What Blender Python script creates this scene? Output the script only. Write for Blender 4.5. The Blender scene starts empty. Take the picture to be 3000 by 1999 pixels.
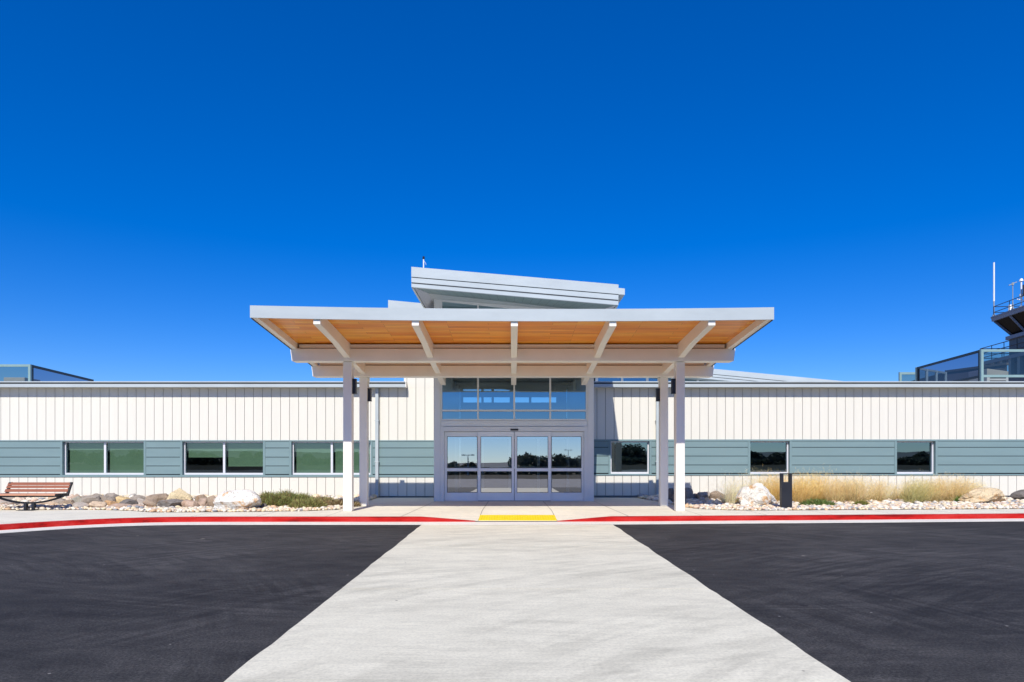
import bpy, bmesh, math, random
import numpy as np
from mathutils import Vector, Matrix, noise

# ---------------------------------------------------------------- camera, sky, sun, exposure
E = 1.51                    # eye height above the road
F = 2000.0                  # focal length in photo pixels (3000 wide)
scene = bpy.context.scene
cam_d = bpy.data.cameras.new("camera")
cam = bpy.data.objects.new("camera", cam_d)
scene.collection.objects.link(cam)
cam.location = (0, 0, E)
cam.rotation_euler = (math.radians(90), 0, 0)
cam_d.sensor_width = 36.0
cam_d.lens = 24.0
cam_d.shift_y = 0.1125
cam_d.clip_start = 0.05
cam_d.clip_end = 6000
scene.camera = cam

SUN_TRAVEL = Vector((0.12, 1.0, -0.93))     # direction the light travels
sun_dir = -SUN_TRAVEL.normalized()
SUN_EL = math.asin(sun_dir.z)
SUN_AZ = math.atan2(sun_dir.x, sun_dir.y)
world = bpy.data.worlds.new("World")
scene.world = world
world.use_nodes = True
wn = world.node_tree.nodes
wl = world.node_tree.links
for n in list(wn):
    wn.remove(n)
w_out = wn.new("ShaderNodeOutputWorld")
w_bg = wn.new("ShaderNodeBackground")
w_sky = wn.new("ShaderNodeTexSky")
w_sky.sky_type = 'NISHITA'
w_sky.sun_disc = False
w_sky.sun_elevation = SUN_EL
w_sky.sun_rotation = SUN_AZ
w_sky.altitude = 1500
w_sky.air_density = 1.0
w_sky.dust_density = 0.15
w_sky.ozone_density = 10.0
w_hsv = wn.new("ShaderNodeHueSaturation")
w_hsv.inputs["Saturation"].default_value = 1.36
w_hsv.inputs["Hue"].default_value = 0.517
w_hsv.inputs["Value"].default_value = 1.0
w_gam = wn.new("ShaderNodeGamma")
w_gam.inputs["Gamma"].default_value = 0.80
wl.new(w_sky.outputs["Color"], w_gam.inputs["Color"])
wl.new(w_gam.outputs["Color"], w_hsv.inputs["Color"])
wl.new(w_hsv.outputs["Color"], w_bg.inputs["Color"])
wl.new(w_bg.outputs["Background"], w_out.inputs["Surface"])
w_bg.inputs["Strength"].default_value = 0.15

sun_data = bpy.data.lights.new("sun", 'SUN')
sun_data.energy = 3.7
sun_data.angle = math.radians(0.5)
sun_data.color = (1.0, 0.955, 0.88)
sun = bpy.data.objects.new("sun", sun_data)
scene.collection.objects.link(sun)
sun.rotation_euler = SUN_TRAVEL.to_track_quat('-Z', 'Y').to_euler()
sun.location = (-5, -30, 40)

scene.view_settings.view_transform = 'Standard'
scene.view_settings.look = 'None'
scene.view_settings.exposure = 0.45
scene.view_settings.gamma = 1.0
scene.render.engine = 'CYCLES'
scene.cycles.max_bounces = 10
scene.cycles.transparent_max_bounces = 16
scene.cycles.use_denoising = True

# ---------------------------------------------------------------- helpers
def PX(px, d):
    return (px - 1500.0) / F * d
def PZ(py, d):
    return E + (1337.0 - py) / F * d
def R(z):
    return E + z

COL = scene.collection
random.seed(7)

def link(o, parent=None):
    COL.objects.link(o)
    if parent is not None:
        o.parent = parent
    return o

class MB:
    """collects geometry in world coordinates for ONE mesh"""
    def __init__(self):
        self.v, self.f, self.m = [], [], []
    def add(self, verts, faces, m=0):
        b = len(self.v)
        self.v += [tuple(p) for p in verts]
        for f in faces:
            self.f.append(tuple(i + b for i in f))
            self.m.append(m)
    def hexa(self, p, m=0):
        # p: 4 bottom points (ccw from above) then 4 top points
        self.add(p, [(3, 2, 1, 0), (4, 5, 6, 7), (0, 1, 5, 4), (1, 2, 6, 5), (2, 3, 7, 6), (3, 0, 4, 7)], m)
    def box(self, x0, x1, y0, y1, z0, z1, m=0):
        self.hexa([(x0, y0, z0), (x1, y0, z0), (x1, y1, z0), (x0, y1, z0),
                   (x0, y0, z1), (x1, y0, z1), (x1, y1, z1), (x0, y1, z1)], m)
    def prism_x(self, prof, x0, x1, m=0):
        # profile of (y,z), extruded along x
        n = len(prof)
        vs = [(x0, y, z) for y, z in prof] + [(x1, y, z) for y, z in prof]
        fs = [tuple(range(n - 1, -1, -1)), tuple(range(n, 2 * n))]
        fs += [(i, (i + 1) % n, n + (i + 1) % n, n + i) for i in range(n)]
        self.add(vs, fs, m)
    def prism_y(self, prof, y0, y1, m=0):
        n = len(prof)
        vs = [(x, y0, z) for x, z in prof] + [(x, y1, z) for x, z in prof]
        fs = [tuple(range(n)), tuple(range(2 * n - 1, n - 1, -1))]
        fs += [((i + 1) % n, i, n + i, n + (i + 1) % n) for i in range(n)]
        self.add(vs, fs, m)
    def quad(self, a, b, c, d, m=0):
        self.add([a, b, c, d], [(0, 1, 2, 3)], m)
    def tube(self, p0, p1, r, n=8, r1=None, m=0):
        p0, p1 = Vector(p0), Vector(p1)
        r1 = r if r1 is None else r1
        ax = (p1 - p0).normalized()
        u = ax.orthogonal().normalized()
        w = ax.cross(u)
        vs = []
        for p, rr in ((p0, r), (p1, r1)):
            for k in range(n):
                a = 2 * math.pi * k / n
                vs.append(p + u * math.cos(a) * rr + w * math.sin(a) * rr)
        fs = [(k, (k + 1) % n, n + (k + 1) % n, n + k) for k in range(n)]
        fs += [tuple(range(n - 1, -1, -1)), tuple(range(n, 2 * n))]
        self.add(vs, fs, m)
    def bar(self, p0, p1, w, h, m=0):
        # rectangular bar between two points, w sideways, h upward-ish
        p0, p1 = Vector(p0), Vector(p1)
        ax = (p1 - p0).normalized()
        side = ax.cross(Vector((0, 0, 1)))
        if side.length < 1e-4:
            side = Vector((1, 0, 0))
        side.normalize()
        up = side.cross(ax)
        s, u = side * w / 2, up * h / 2
        self.hexa([p0 - s - u, p0 + s - u, p1 + s - u, p1 - s - u,
                   p0 - s + u, p0 + s + u, p1 + s + u, p1 - s + u], m)
    def build(self, name, mats, parent=None, smooth=False, bevel=0.0, fix=True):
        me = bpy.data.meshes.new(name)
        me.from_pydata(self.v, [], self.f)
        if not isinstance(mats, (list, tuple)):
            mats = [mats]
        for mt in mats:
            me.materials.append(mt)
        if len(mats) > 1:
            me.polygons.foreach_set("material_index", self.m)
        if fix:
            bm = bmesh.new()
            bm.from_mesh(me)
            bmesh.ops.recalc_face_normals(bm, faces=bm.faces)
            bm.to_mesh(me)
            bm.free()
        if smooth:
            me.polygons.foreach_set("use_smooth", [True] * len(me.polygons))
        me.update()
        o = bpy.data.objects.new(name, me)
        link(o, parent)
        if parent is not None:
            root_loc = Vector((0, 0, 0))
            q = parent
            while q is not None:
                root_loc += q.location
                q = q.parent
            o.location = -root_loc
        if bevel > 0:
            b = o.modifiers.new("bevel", 'BEVEL')
            b.width = bevel
            b.segments = 2
            b.limit_method = 'ANGLE'
        return o

def thing(name, label, cat, loc=(0, 0, 0), group=None):
    o = bpy.data.objects.new(name, None)
    o.empty_display_size = 0.2
    COL.objects.link(o)
    o.location = loc
    tag(o, label, cat, group)
    return o
def tag(o, label, cat, group=None):
    o["label"] = label
    o["category"] = cat
    if group:
        o["group"] = group
    return o
def struct(o):
    o["kind"] = "structure"
    return o

# ---------------------------------------------------------------- materials
MATS = {}
class NT:
    def __init__(self, name):
        self.mat = bpy.data.materials.new(name)
        self.mat.use_nodes = True
        self.t = self.mat.node_tree
        self.bsdf = next(n for n in self.t.nodes if n.type == 'BSDF_PRINCIPLED')
        self.out = next(n for n in self.t.nodes if n.type == 'OUTPUT_MATERIAL')
        MATS[name] = self.mat
    def n(self, typ, **kw):
        nd = self.t.nodes.new(typ)
        for k, v in kw.items():
            setattr(nd, k, v)
        return nd
    def l(self, a, b):
        self.t.links.new(a, b)
    def pos(self, scale=(1, 1, 1), rot=(0, 0, 0)):
        g = self.n("ShaderNodeTexCoord")
        mp = self.n("ShaderNodeMapping")
        mp.inputs["Scale"].default_value = scale
        mp.inputs["Rotation"].default_value = rot
        self.l(g.outputs["Object"], mp.inputs["Vector"])
        return mp.outputs["Vector"]
    def noise(self, vec, scale, detail=4, rough=0.55):
        nd = self.n("ShaderNodeTexNoise")
        nd.inputs["Scale"].default_value = scale
        nd.inputs["Detail"].default_value = detail
        nd.inputs["Roughness"].default_value = rough
        if vec is not None:
            self.l(vec, nd.inputs["Vector"])
        return nd.outputs["Fac"]
    def ramp(self, fac, stops):
        r = self.n("ShaderNodeValToRGB")
        el = r.color_ramp.elements
        while len(el) < len(stops):
            el.new(0.5)
        for e, (p, c) in zip(el, stops):
            e.position = p
            e.color = (c[0], c[1], c[2], 1)
        self.l(fac, r.inputs["Fac"])
        return r.outputs["Color"]
    def mix(self, a, b, fac, mode='MIX'):
        m = self.n("ShaderNodeMix")
        m.data_type = 'RGBA'
        m.blend_type = mode
        for sock, val in ((m.inputs["Factor"], fac), (m.inputs["A"], a), (m.inputs["B"], b)):
            pass
        def setit(s, v):
            if hasattr(v, "is_output"):
                self.l(v, s)
            elif isinstance(v, (tuple, list)):
                s.default_value = (v[0], v[1], v[2], 1)
            else:
                s.default_value = v
        setit(m.inputs[0], fac)
        setit(m.inputs[6], a)
        setit(m.inputs[7], b)
        return m.outputs[2]
    def color(self, c):
        if hasattr(c, "is_output"):
            self.l(c, self.bsdf.inputs["Base Color"])
        else:
            self.bsdf.inputs["Base Color"].default_value = (c[0], c[1], c[2], 1)
    def bump(self, h, strength=0.2, dist=0.01):
        b = self.n("ShaderNodeBump")
        b.inputs["Strength"].default_value = strength
        b.inputs["Distance"].default_value = dist
        self.l(h, b.inputs["Height"])
        self.l(b.outputs["Normal"], self.bsdf.inputs["Normal"])
    def set(self, **kw):
        for k, v in kw.items():
            self.bsdf.inputs[k.replace("_", " ")].default_value = v

def mottled(name, c, var=0.06, scale=3.0, rough=0.6, bump=0.0, spec=0.4, metal=0.0, stretch=(1, 1, 1)):
    t = NT(name)
    v = t.pos(stretch)
    f = t.noise(v, scale, 5, 0.6)
    lo = tuple(x * (1 - var) for x in c)
    hi = tuple(min(1, x * (1 + var)) for x in c)
    t.color(t.ramp(f, [(0.3, lo), (0.7, hi)]))
    t.set(Roughness=rough, Metallic=metal)
    t.bsdf.inputs["Specular IOR Level"].default_value = spec
    if bump:
        t.bump(t.noise(v, scale * 30, 3), bump, 0.003)
    return t.mat

white_siding = mottled("white_siding", (0.70, 0.67, 0.585), 0.02, 1.5, 0.65, 0.05, 0.3, stretch=(3, 3, 0.4))
groove_dark = mottled("groove_dark", (0.035, 0.028, 0.025), 0.1, 2, 0.9)
band_blue = mottled("band_blue", (0.182, 0.268, 0.277), 0.05, 1.2, 0.55, 0.04, 0.35, stretch=(0.4, 3, 3))
band_groove = mottled("band_groove", (0.02, 0.03, 0.035), 0.1, 2, 0.9)
fascia_metal = mottled("fascia_metal", (0.44, 0.485, 0.49), 0.07, 0.7, 0.40, 0.0, 0.5, 0.0, (1, 1, 2))
def oil_can(mat):
    t = NT.__new__(NT)
    t.mat, t.t = mat, mat.node_tree
    t.bsdf = next(n for n in t.t.nodes if n.type == 'BSDF_PRINCIPLED')
    t.bump(t.noise(t.pos((0.9, 0.9, 2.5)), 1.1, 2, 0.5), 0.35, 0.03)
oil_can(fascia_metal)
steel_white = mottled("steel_white", (0.87, 0.825, 0.735), 0.03, 2.0, 0.45, 0.03)
frame_alu = mottled("frame_alu", (0.74, 0.75, 0.74), 0.03, 2.0, 0.42)
door_alu = mottled("door_alu", (0.86, 0.87, 0.87), 0.03, 2.0, 0.36)
frame_light = mottled("frame_light", (0.66, 0.66, 0.69), 0.03, 2.0, 0.4)
foundation_mat = mottled("foundation", (0.30, 0.29, 0.28), 0.15, 3, 0.9, 0.2)
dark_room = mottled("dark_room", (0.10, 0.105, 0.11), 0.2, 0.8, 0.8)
room_light = mottled("room_light", (0.82, 0.83, 0.83), 0.06, 0.8, 0.7)
floor_tile = mottled("floor_tile", (0.35, 0.34, 0.32), 0.15, 2, 0.35)
blind_fabric = mottled("blind_fabric", (0.40, 0.44, 0.37), 0.05, 3, 0.9)
soffit_grey = mottled("soffit_grey", (0.20, 0.275, 0.28), 0.05, 1.5, 0.6)
black_metal = mottled("black_metal", (0.016, 0.017, 0.022), 0.15, 4, 0.45, 0.03)
drip_dark = mottled("drip_dark", (0.03, 0.035, 0.04), 0.1, 4, 0.6)
tower_dark = mottled("tower_dark", (0.085, 0.092, 0.10), 0.08, 1.0, 0.5)
tower_trim = mottled("tower_trim", (0.22, 0.235, 0.275), 0.06, 1.0, 0.5)
white_paint = mottled("white_paint", (0.78, 0.79, 0.80), 0.03, 4, 0.4)
screen_frame = mottled("screen_frame", (0.22, 0.33, 0.32), 0.06, 3, 0.5)
screen_dark = mottled("screen_dark", (0.025, 0.035, 0.036), 0.06, 3, 0.5)
unit_grey = mottled("unit_grey", (0.30, 0.33, 0.33), 0.08, 2, 0.6)
soil_mat = mottled("soil", (0.36, 0.30, 0.23), 0.25, 6, 0.95, 0.4)
hill_mat = mottled("hill", (0.10, 0.11, 0.11), 0.25, 0.01, 0.95)
joint_shade = mottled("joint_shade", (0.16, 0.15, 0.14), 0.2, 5, 0.9)  # crevice shade of the paving joints, put into the colour

# asphalt
def swirl(t, center, fr, ft, detail=4, rough=0.6):
    """noise drawn out along arcs about a centre: sweeps left by tyres and brooms"""
    g = t.n("ShaderNodeTexCoord")
    sub = t.n("ShaderNodeVectorMath", operation='SUBTRACT')
    sub.inputs[1].default_value = (center[0], center[1], 0)
    t.l(g.outputs["Object"], sub.inputs[0])
    sep = t.n("ShaderNodeSeparateXYZ")
    t.l(sub.outputs["Vector"], sep.inputs[0])
    at = t.n("ShaderNodeMath", operation='ARCTAN2')
    t.l(sep.outputs["Y"], at.inputs[0])
    t.l(sep.outputs["X"], at.inputs[1])
    ln = t.n("ShaderNodeVectorMath", operation='LENGTH')
    t.l(sub.outputs["Vector"], ln.inputs[0])
    m1 = t.n("ShaderNodeMath", operation='MULTIPLY')
    m1.inputs[1].default_value = fr
    t.l(ln.outputs["Value"], m1.inputs[0])
    m2 = t.n("ShaderNodeMath", operation='MULTIPLY')
    m2.inputs[1].default_value = ft
    t.l(at.outputs["Value"], m2.inputs[0])
    cb = t.n("ShaderNodeCombineXYZ")
    t.l(m1.outputs["Value"], cb.inputs["X"])
    t.l(m2.outputs["Value"], cb.inputs["Y"])
    return t.noise(cb.outputs["Vector"], 1.0, detail, rough)

def mk_asphalt():
    t = NT("asphalt")
    v = t.pos()
    big = t.noise(v, 0.22, 6, 0.6)
    c = t.ramp(big, [(0.38, (0.028, 0.027, 0.026)), (0.62, (0.053, 0.0505, 0.0475))])
    mid = t.noise(t.pos((0.6, 1.3, 1), (0, 0, 0.3)), 2.2, 8, 0.72)
    c = t.mix(c, t.ramp(mid, [(0.38, (0.68, 0.68, 0.69)), (0.5, (1, 1, 1)), (0.62, (1.3, 1.29, 1.27))]), 0.9, 'MULTIPLY')
    for cen, fr, ft, lo, hi, msc in (((14, -4), 7.0, 5.0, .74, 1.28, .30), ((-13, 2), 6.0, 5.0, .76, 1.25, .35), ((2, 26), 9.0, 6.0, .80, 1.22, .5)):
        sw = swirl(t, cen, fr, ft, 4, 0.7)
        f = t.ramp(sw, [(0.42, (lo, lo, lo)), (0.5, (1, 1, 1)), (0.58, (hi, hi, hi))])
        msk = t.ramp(t.noise(t.pos((1, 1, 1), (0, 0, cen[0])), msc, 3), [(0.45, (0, 0, 0)), (0.6, (1, 1, 1))])
        c = t.mix(c, t.mix(c, f, 1.0, 'MULTIPLY'), msk)
    agg = t.noise(v, 48, 5, 0.75)
    c = t.mix(c, t.ramp(agg, [(0.40, (0.5, 0.5, 0.51)), (0.5, (1, 1, 1)), (0.61, (1.75, 1.72, 1.68))]), 0.85, 'MULTIPLY')
    # dark spots and sparse pale chips
    for scl, rad, colr, jit in ((0.9, .05, (0.014, 0.014, 0.015), 1), (2.6, .035, (0.30, 0.28, 0.25), 1), (0.6, .03, (0.25, 0.22, 0.18), 1)):
        vo = t.n("ShaderNodeTexVoronoi")
        vo.inputs["Scale"].default_value = scl
        t.l(v, vo.inputs["Vector"])
        c = t.mix(c, colr, t.ramp(vo.outputs["Distance"], [(rad * .7, (.85, .85, .85)), (rad, (0, 0, 0))]))
    t.color(c)
    t.set(Roughness=0.85)
    t.bsdf.inputs["Specular IOR Level"].default_value = 0.25
    t.bump(agg, 0.5, 0.008)
    return t.mat
asphalt = mk_asphalt()

def mk_concrete(name, c, streak=0.10, swirls=()):
    t = NT(name)
    v = t.pos()
    big = t.noise(v, 0.45, 7, 0.66)
    col = t.ramp(big, [(0.38, tuple(x * (1 - streak) for x in c)), (0.62, tuple(x * (1 + streak * .4) for x in c))])
    mid = t.noise(t.pos((0.8, 1.5, 1), (0, 0, 0.5)), 2.6, 8, 0.72)
    col = t.mix(col, t.ramp(mid, [(0.37, (1 - streak * 1.5,) * 3), (0.54, (1.02, 1.02, 1.02))]), 0.9, 'MULTIPLY')
    for cen, fr, ft, amt, msc in swirls:
        sw = swirl(t, cen, fr, ft, 5, 0.68)
        f = t.ramp(sw, [(0.40, (1 - amt,) * 3), (0.51, (1, 1, 1)), (0.62, (1 + amt * .3,) * 3)])
        msk = t.ramp(t.noise(t.pos((1, 1, 1), (0, 0, cen[1])), msc, 3), [(0.4, (0, 0, 0)), (0.58, (1, 1, 1))])
        col = t.mix(col, t.mix(col, f, 1.0, 'MULTIPLY'), msk)
    broom = t.noise(t.pos((1.5, 38, 1), (0, 0, 0.03)), 1.0, 4, 0.65)
    col = t.mix(col, t.ramp(broom, [(0.3, (0.90, 0.90, 0.90)), (0.7, (1.05, 1.05, 1.05))]), 0.8, 'MULTIPLY')
    grit = t.noise(v, 40, 5, 0.75)
    col = t.mix(col, t.ramp(grit, [(0.40, (0.86, 0.86, 0.86)), (0.52, (1.0, 1.0, 1.0)), (0.62, (1.05, 1.05, 1.05))]), 0.8, 'MULTIPLY')
    vo = t.n("ShaderNodeTexVoronoi")
    vo.inputs["Scale"].default_value = 1.3
    t.l(v, vo.inputs["Vector"])
    col = t.mix(col, (0.14, 0.12, 0.10), t.ramp(vo.outputs["Distance"], [(0.012, (.9, .9, .9)), (0.022, (0, 0, 0))]))
    t.color(col)
    t.set(Roughness=0.88)
    t.bsdf.inputs["Specular IOR Level"].default_value = 0.2
    t.bump(broom, 0.15, 0.004)
    return t.mat
concrete_road = mk_concrete("concrete_crosswalk", (0.735, 0.69, 0.535), 0.06, (((9, -2), 3.0, 3.0, .12, .35), ((-3, -14), 2.6, 2.0, .11, .3), ((-6, 24), 3.0, 2.5, .10, .3)))
concrete_walk = mk_concrete("concrete_sidewalk", (0.78, 0.73, 0.59), 0.06)
concrete_gutter = mk_concrete("concrete_gutter", (0.78, 0.74, 0.65), 0.06)

def mk_red():
    t = NT("red_kerb_paint")
    v = t.pos((0.6, 3, 4))
    a = t.noise(v, 1.2, 5, 0.65)
    b = t.noise(t.pos(), 25, 3, 0.6)
    c = t.ramp(a, [(0.36, (0.20, 0.006, 0.005)), (0.47, (0.45, 0.010, 0.008)), (0.64, (0.52, 0.035, 0.03))])
    w = t.ramp(b, [(0.25, (0.6, 0.6, 0.6)), (0.45, (1, 1, 1))])
    t.color(t.mix(c, w, 0.6, 'MULTIPLY'))
    t.set(Roughness=0.7)
    t.bsdf.inputs["Specular IOR Level"].default_value = 0.15
    t.bump(b, 0.3, 0.004)
    return t.mat
red_paint = mk_red()
def mk_yellow():
    t = NT("tactile_yellow")
    a = t.noise(t.pos(), 9, 4, 0.6)
    t.color(t.ramp(a, [(0.3, (0.72, 0.55, 0.004)), (0.7, (0.80, 0.63, 0.008))]))
    t.set(Roughness=0.6)
    return t.mat
yellow = mk_yellow()

def mk_wood(name, c_lo, c_mid, c_hi, plank=0.11, length=2.4, swap=False, rough=0.5):
    t = NT(name)
    g = t.n("ShaderNodeTexCoord")
    mp = t.n("ShaderNodeMapping")
    t.l(g.outputs["Object"], mp.inputs["Vector"])
    br = t.n("ShaderNodeTexBrick")
    br.offset = 0.37
    br.offset_frequency = 3
    br.inputs["Scale"].default_value = 1.0
    br.inputs["Brick Width"].default_value = length
    br.inputs["Row Height"].default_value = plank
    br.inputs["Mortar Size"].default_value = 0.003
    br.inputs["Mortar Smooth"].default_value = 0.2
    br.inputs["Bias"].default_value = 0.0
    br.inputs["Color1"].default_value = (0, 0, 0, 1)
    br.inputs["Color2"].default_value = (1, 1, 1, 1)
    br.inputs["Mortar"].default_value = (0.0, 0.0, 0.0, 1)
    t.l(mp.outputs["Vector"], br.inputs["Vector"])
    mp2 = t.n("ShaderNodeMapping")
    mp2.inputs["Scale"].default_value = (1.2, 26, 26)
    t.l(g.outputs["Object"], mp2.inputs["Vector"])
    # offset the grain in each plank
    comb = t.n("ShaderNodeVectorMath", operation='ADD')
    t.l(mp2.outputs["Vector"], comb.inputs[0])
    sc = t.n("ShaderNodeVectorMath", operation='SCALE')
    sc.inputs["Scale"].default_value = 37.0
    t.l(br.outputs["Color"], sc.inputs[0])
    t.l(sc.outputs["Vector"], comb.inputs[1])
    gr = t.noise(comb.outputs["Vector"], 1.0, 6, 0.65)
    tone = t.ramp(br.outputs["Color"], [(0.0, c_lo), (0.5, c_mid), (1.0, c_hi)])
    grain = t.ramp(gr, [(0.25, (0.58, 0.50, 0.44)), (0.5, (1, 1, 1)), (0.8, (1.15, 1.15, 1.1))])
    c = t.mix(tone, grain, 0.85, 'MULTIPLY')
    c = t.mix(c, t.mix(c, (0.35, 0.25, 0.2), 1.0, 'MULTIPLY'), br.outputs["Fac"])
    t.color(c)
    t.set(Roughness=rough)
    return t.mat
soffit_wood = mk_wood("soffit_wood", (0.82, 0.25, 0.018), (0.97, 0.355, 0.028), (1.0, 0.46, 0.055), 0.145, 1.45, False, 0.34)
sunlit_seat_wood = mk_wood("sunlit_seat_wood", (0.50, 0.24, 0.14), (0.60, 0.31, 0.19), (0.66, 0.38, 0.25), 5.0, 9.0)  # bench wood lightened for the sun falling on the seat
bench_wood = mk_wood("bench_wood", (0.25, 0.075, 0.03), (0.33, 0.10, 0.04), (0.42, 0.15, 0.07), 5.0, 9.0)

def mk_glass(name, tint, refl, gloss_col=(1, 1, 1), rough=0.0, wob=0.0):
    t = NT(name)
    for n in list(t.t.nodes):
        if n.type == 'BSDF_PRINCIPLED':
            t.t.nodes.remove(n)
    tr = t.n("ShaderNodeBsdfTransparent")
    tr.inputs["Color"].default_value = (*tint, 1)
    gl = t.n("ShaderNodeBsdfGlossy")
    gl.inputs["Color"].default_value = (*gloss_col, 1)
    gl.inputs["Roughness"].default_value = rough
    fr = t.n("ShaderNodeLayerWeight")
    fr.inputs["Blend"].default_value = 0.5
    pw = t.n("ShaderNodeMath", operation='POWER')
    pw.inputs[1].default_value = 5.0
    t.l(fr.outputs["Facing"], pw.inputs[0])
    mr = t.n("ShaderNodeMapRange")
    mr.inputs["To Min"].default_value = refl
    mr.inputs["To Max"].default_value = 1.0
    t.l(pw.outputs["Value"], mr.inputs["Value"])
    if wob:
        b = t.n("ShaderNodeBump")
        b.inputs["Strength"].default_value = wob
        b.inputs["Distance"].default_value = 0.02
        t.l(t.noise(t.pos(), 0.9, 2, 0.5), b.inputs["Height"])
        t.l(b.outputs["Normal"], gl.inputs["Normal"])
    mx = t.n("ShaderNodeMixShader")
    t.l(mr.outputs["Result"], mx.inputs["Fac"])
    t.l(tr.outputs["BSDF"], mx.inputs[1])
    t.l(gl.outputs["BSDF"], mx.inputs[2])
    t.l(mx.outputs["Shader"], t.out.inputs["Surface"])
    return t.mat
glass_door = mk_glass("glass_door", (0.80, 0.88, 0.90), 0.50, (1.0, 1.0, 1.0), 0.0, 0.012)
glass_upper = mk_glass("glass_upper", (0.42, 0.55, 0.55), 0.30, (0.62, 0.85, 1.0), 0.0, 0.01)
glass_green = mk_glass("glass_green", (0.43, 0.56, 0.47), 0.13, (0.75, 0.92, 0.95), 0.0, 0.04)
glass_dark = mk_glass("glass_dark", (0.42, 0.50, 0.50), 0.24, (0.72, 0.95, 1.0), 0.0, 0.04)
glass_screen = mk_glass("glass_screen", (0.58, 0.55, 0.45), 0.08)
glass_screen_side = mk_glass("glass_screen_side", (0.40, 0.37, 0.45), 0.02)
glass_cab = mottled("glass_cab", (0.004, 0.004, 0.005), 0.1, 2, 0.25, 0, 0.05)

def mk_rock(name, rough=0.85):
    t = NT(name)
    oi = t.n("ShaderNodeObjectInfo")
    g = t.n("ShaderNodeTexCoord")
    rv = t.n("ShaderNodeVectorMath", operation='ADD')
    t.l(g.outputs["Object"], rv.inputs[0])
    t.l(oi.outputs["Location"], rv.inputs[1])
    v = rv.outputs["Vector"]
    a = t.noise(v, 5.0, 6, 0.7)
    b = t.noise(v, 40.0, 4, 0.65)
    s = t.noise(v, 2.6, 5, 0.6)
    k = t.ramp(a, [(0.3, (0.68, 0.66, 0.63)), (0.55, (1, 1, 1)), (0.75, (1.16, 1.13, 1.08))])
    c = t.mix(oi.outputs["Color"], k, 1.0, 'MULTIPLY')
    sp = t.ramp(b, [(0.3, (0.72, 0.71, 0.70)), (0.6, (1.05, 1.05, 1.04))])
    c = t.mix(c, sp, 0.8, 'MULTIPLY')
    stain = t.ramp(s, [(0.56, (0, 0, 0)), (0.68, (0.55, 0.55, 0.55))])
    tin = t.mix(c, (1.0, 0.72, 0.48), 1.0, 'MULTIPLY')
    c = t.mix(c, tin, stain)
    t.color(c)
    t.set(Roughness=rough)
    t.bsdf.inputs["Specular IOR Level"].default_value = 0.2
    t.bump(b, 0.6, 0.02)
    return t.mat
rock_mat = mk_rock("rock")
def mk_pale_rock():
    t = NT("pale_rock")
    v = t.pos()
    oi = t.n("ShaderNodeObjectInfo")
    a = t.noise(v, 3.2, 6, 0.65)
    b = t.noise(v, 26, 5, 0.7)
    base = t.mix(oi.outputs["Color"], t.ramp(b, [(0.3, (0.66, 0.62, 0.56)), (0.5, (1, 1, 1))]), 0.75, 'MULTIPLY')
    st = t.ramp(a, [(0.53, (0, 0, 0)), (0.62, (0.9, 0.9, 0.9))])
    c = t.mix(base, (0.60, 0.33, 0.12), st)
    cr = t.n("ShaderNodeTexVoronoi", feature='DISTANCE_TO_EDGE')
    cr.inputs["Scale"].default_value = 3.5
    dv = t.n("ShaderNodeVectorMath", operation='ADD')
    nz = t.n("ShaderNodeTexNoise")
    nz.inputs["Scale"].default_value = 4.0
    t.l(v, nz.inputs["Vector"])
    t.l(v, dv.inputs[0])
    t.l(nz.outputs["Color"], dv.inputs[1])
    t.l(dv.outputs["Vector"], cr.inputs["Vector"])
    ck = t.ramp(cr.outputs["Distance"], [(0.0, (0.6, 0.6, 0.6)), (0.05, (0, 0, 0))])
    c = t.mix(c, (0.16, 0.12, 0.08), ck)
    t.color(c)
    t.set(Roughness=0.85)
    t.bump(b, 0.8, 0.03)
    return t.mat
pale_rock = mk_pale_rock()

def mk_attr(name, rough=0.8, trans=0.0, bumpy=0.0):
    t = NT(name)
    at = t.n("ShaderNodeAttribute")
    at.attribute_name = "tone"
    c = at.outputs["Color"]
    if bumpy:
        nz = t.noise(t.pos(), 45, 3, 0.6)
        c = t.mix(c, t.ramp(nz, [(0.3, (0.8, 0.79, 0.78)), (0.65, (1.05, 1.05, 1.05))]), 0.8, 'MULTIPLY')
    t.color(c)
    t.set(Roughness=rough)
    t.bsdf.inputs["Specular IOR Level"].default_value = 0.25
    if trans:
        tl = t.n("ShaderNodeBsdfTranslucent")
        t.l(c, tl.inputs["Color"])
        mx = t.n("ShaderNodeMixShader")
        mx.inputs["Fac"].default_value = trans
        t.l(t.bsdf.outputs["BSDF"], mx.inputs[1])
        t.l(tl.outputs["BSDF"], mx.inputs[2])
        t.l(mx.outputs["Shader"], t.out.inputs["Surface"])
    return t.mat
pebble_mat = mk_attr("pebble", 0.75, 0, 0.2)
leaf_mat = mk_attr("leaf", 0.6, 0.3)
straw_mat = mk_attr("straw", 0.7, 0.35)

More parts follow.
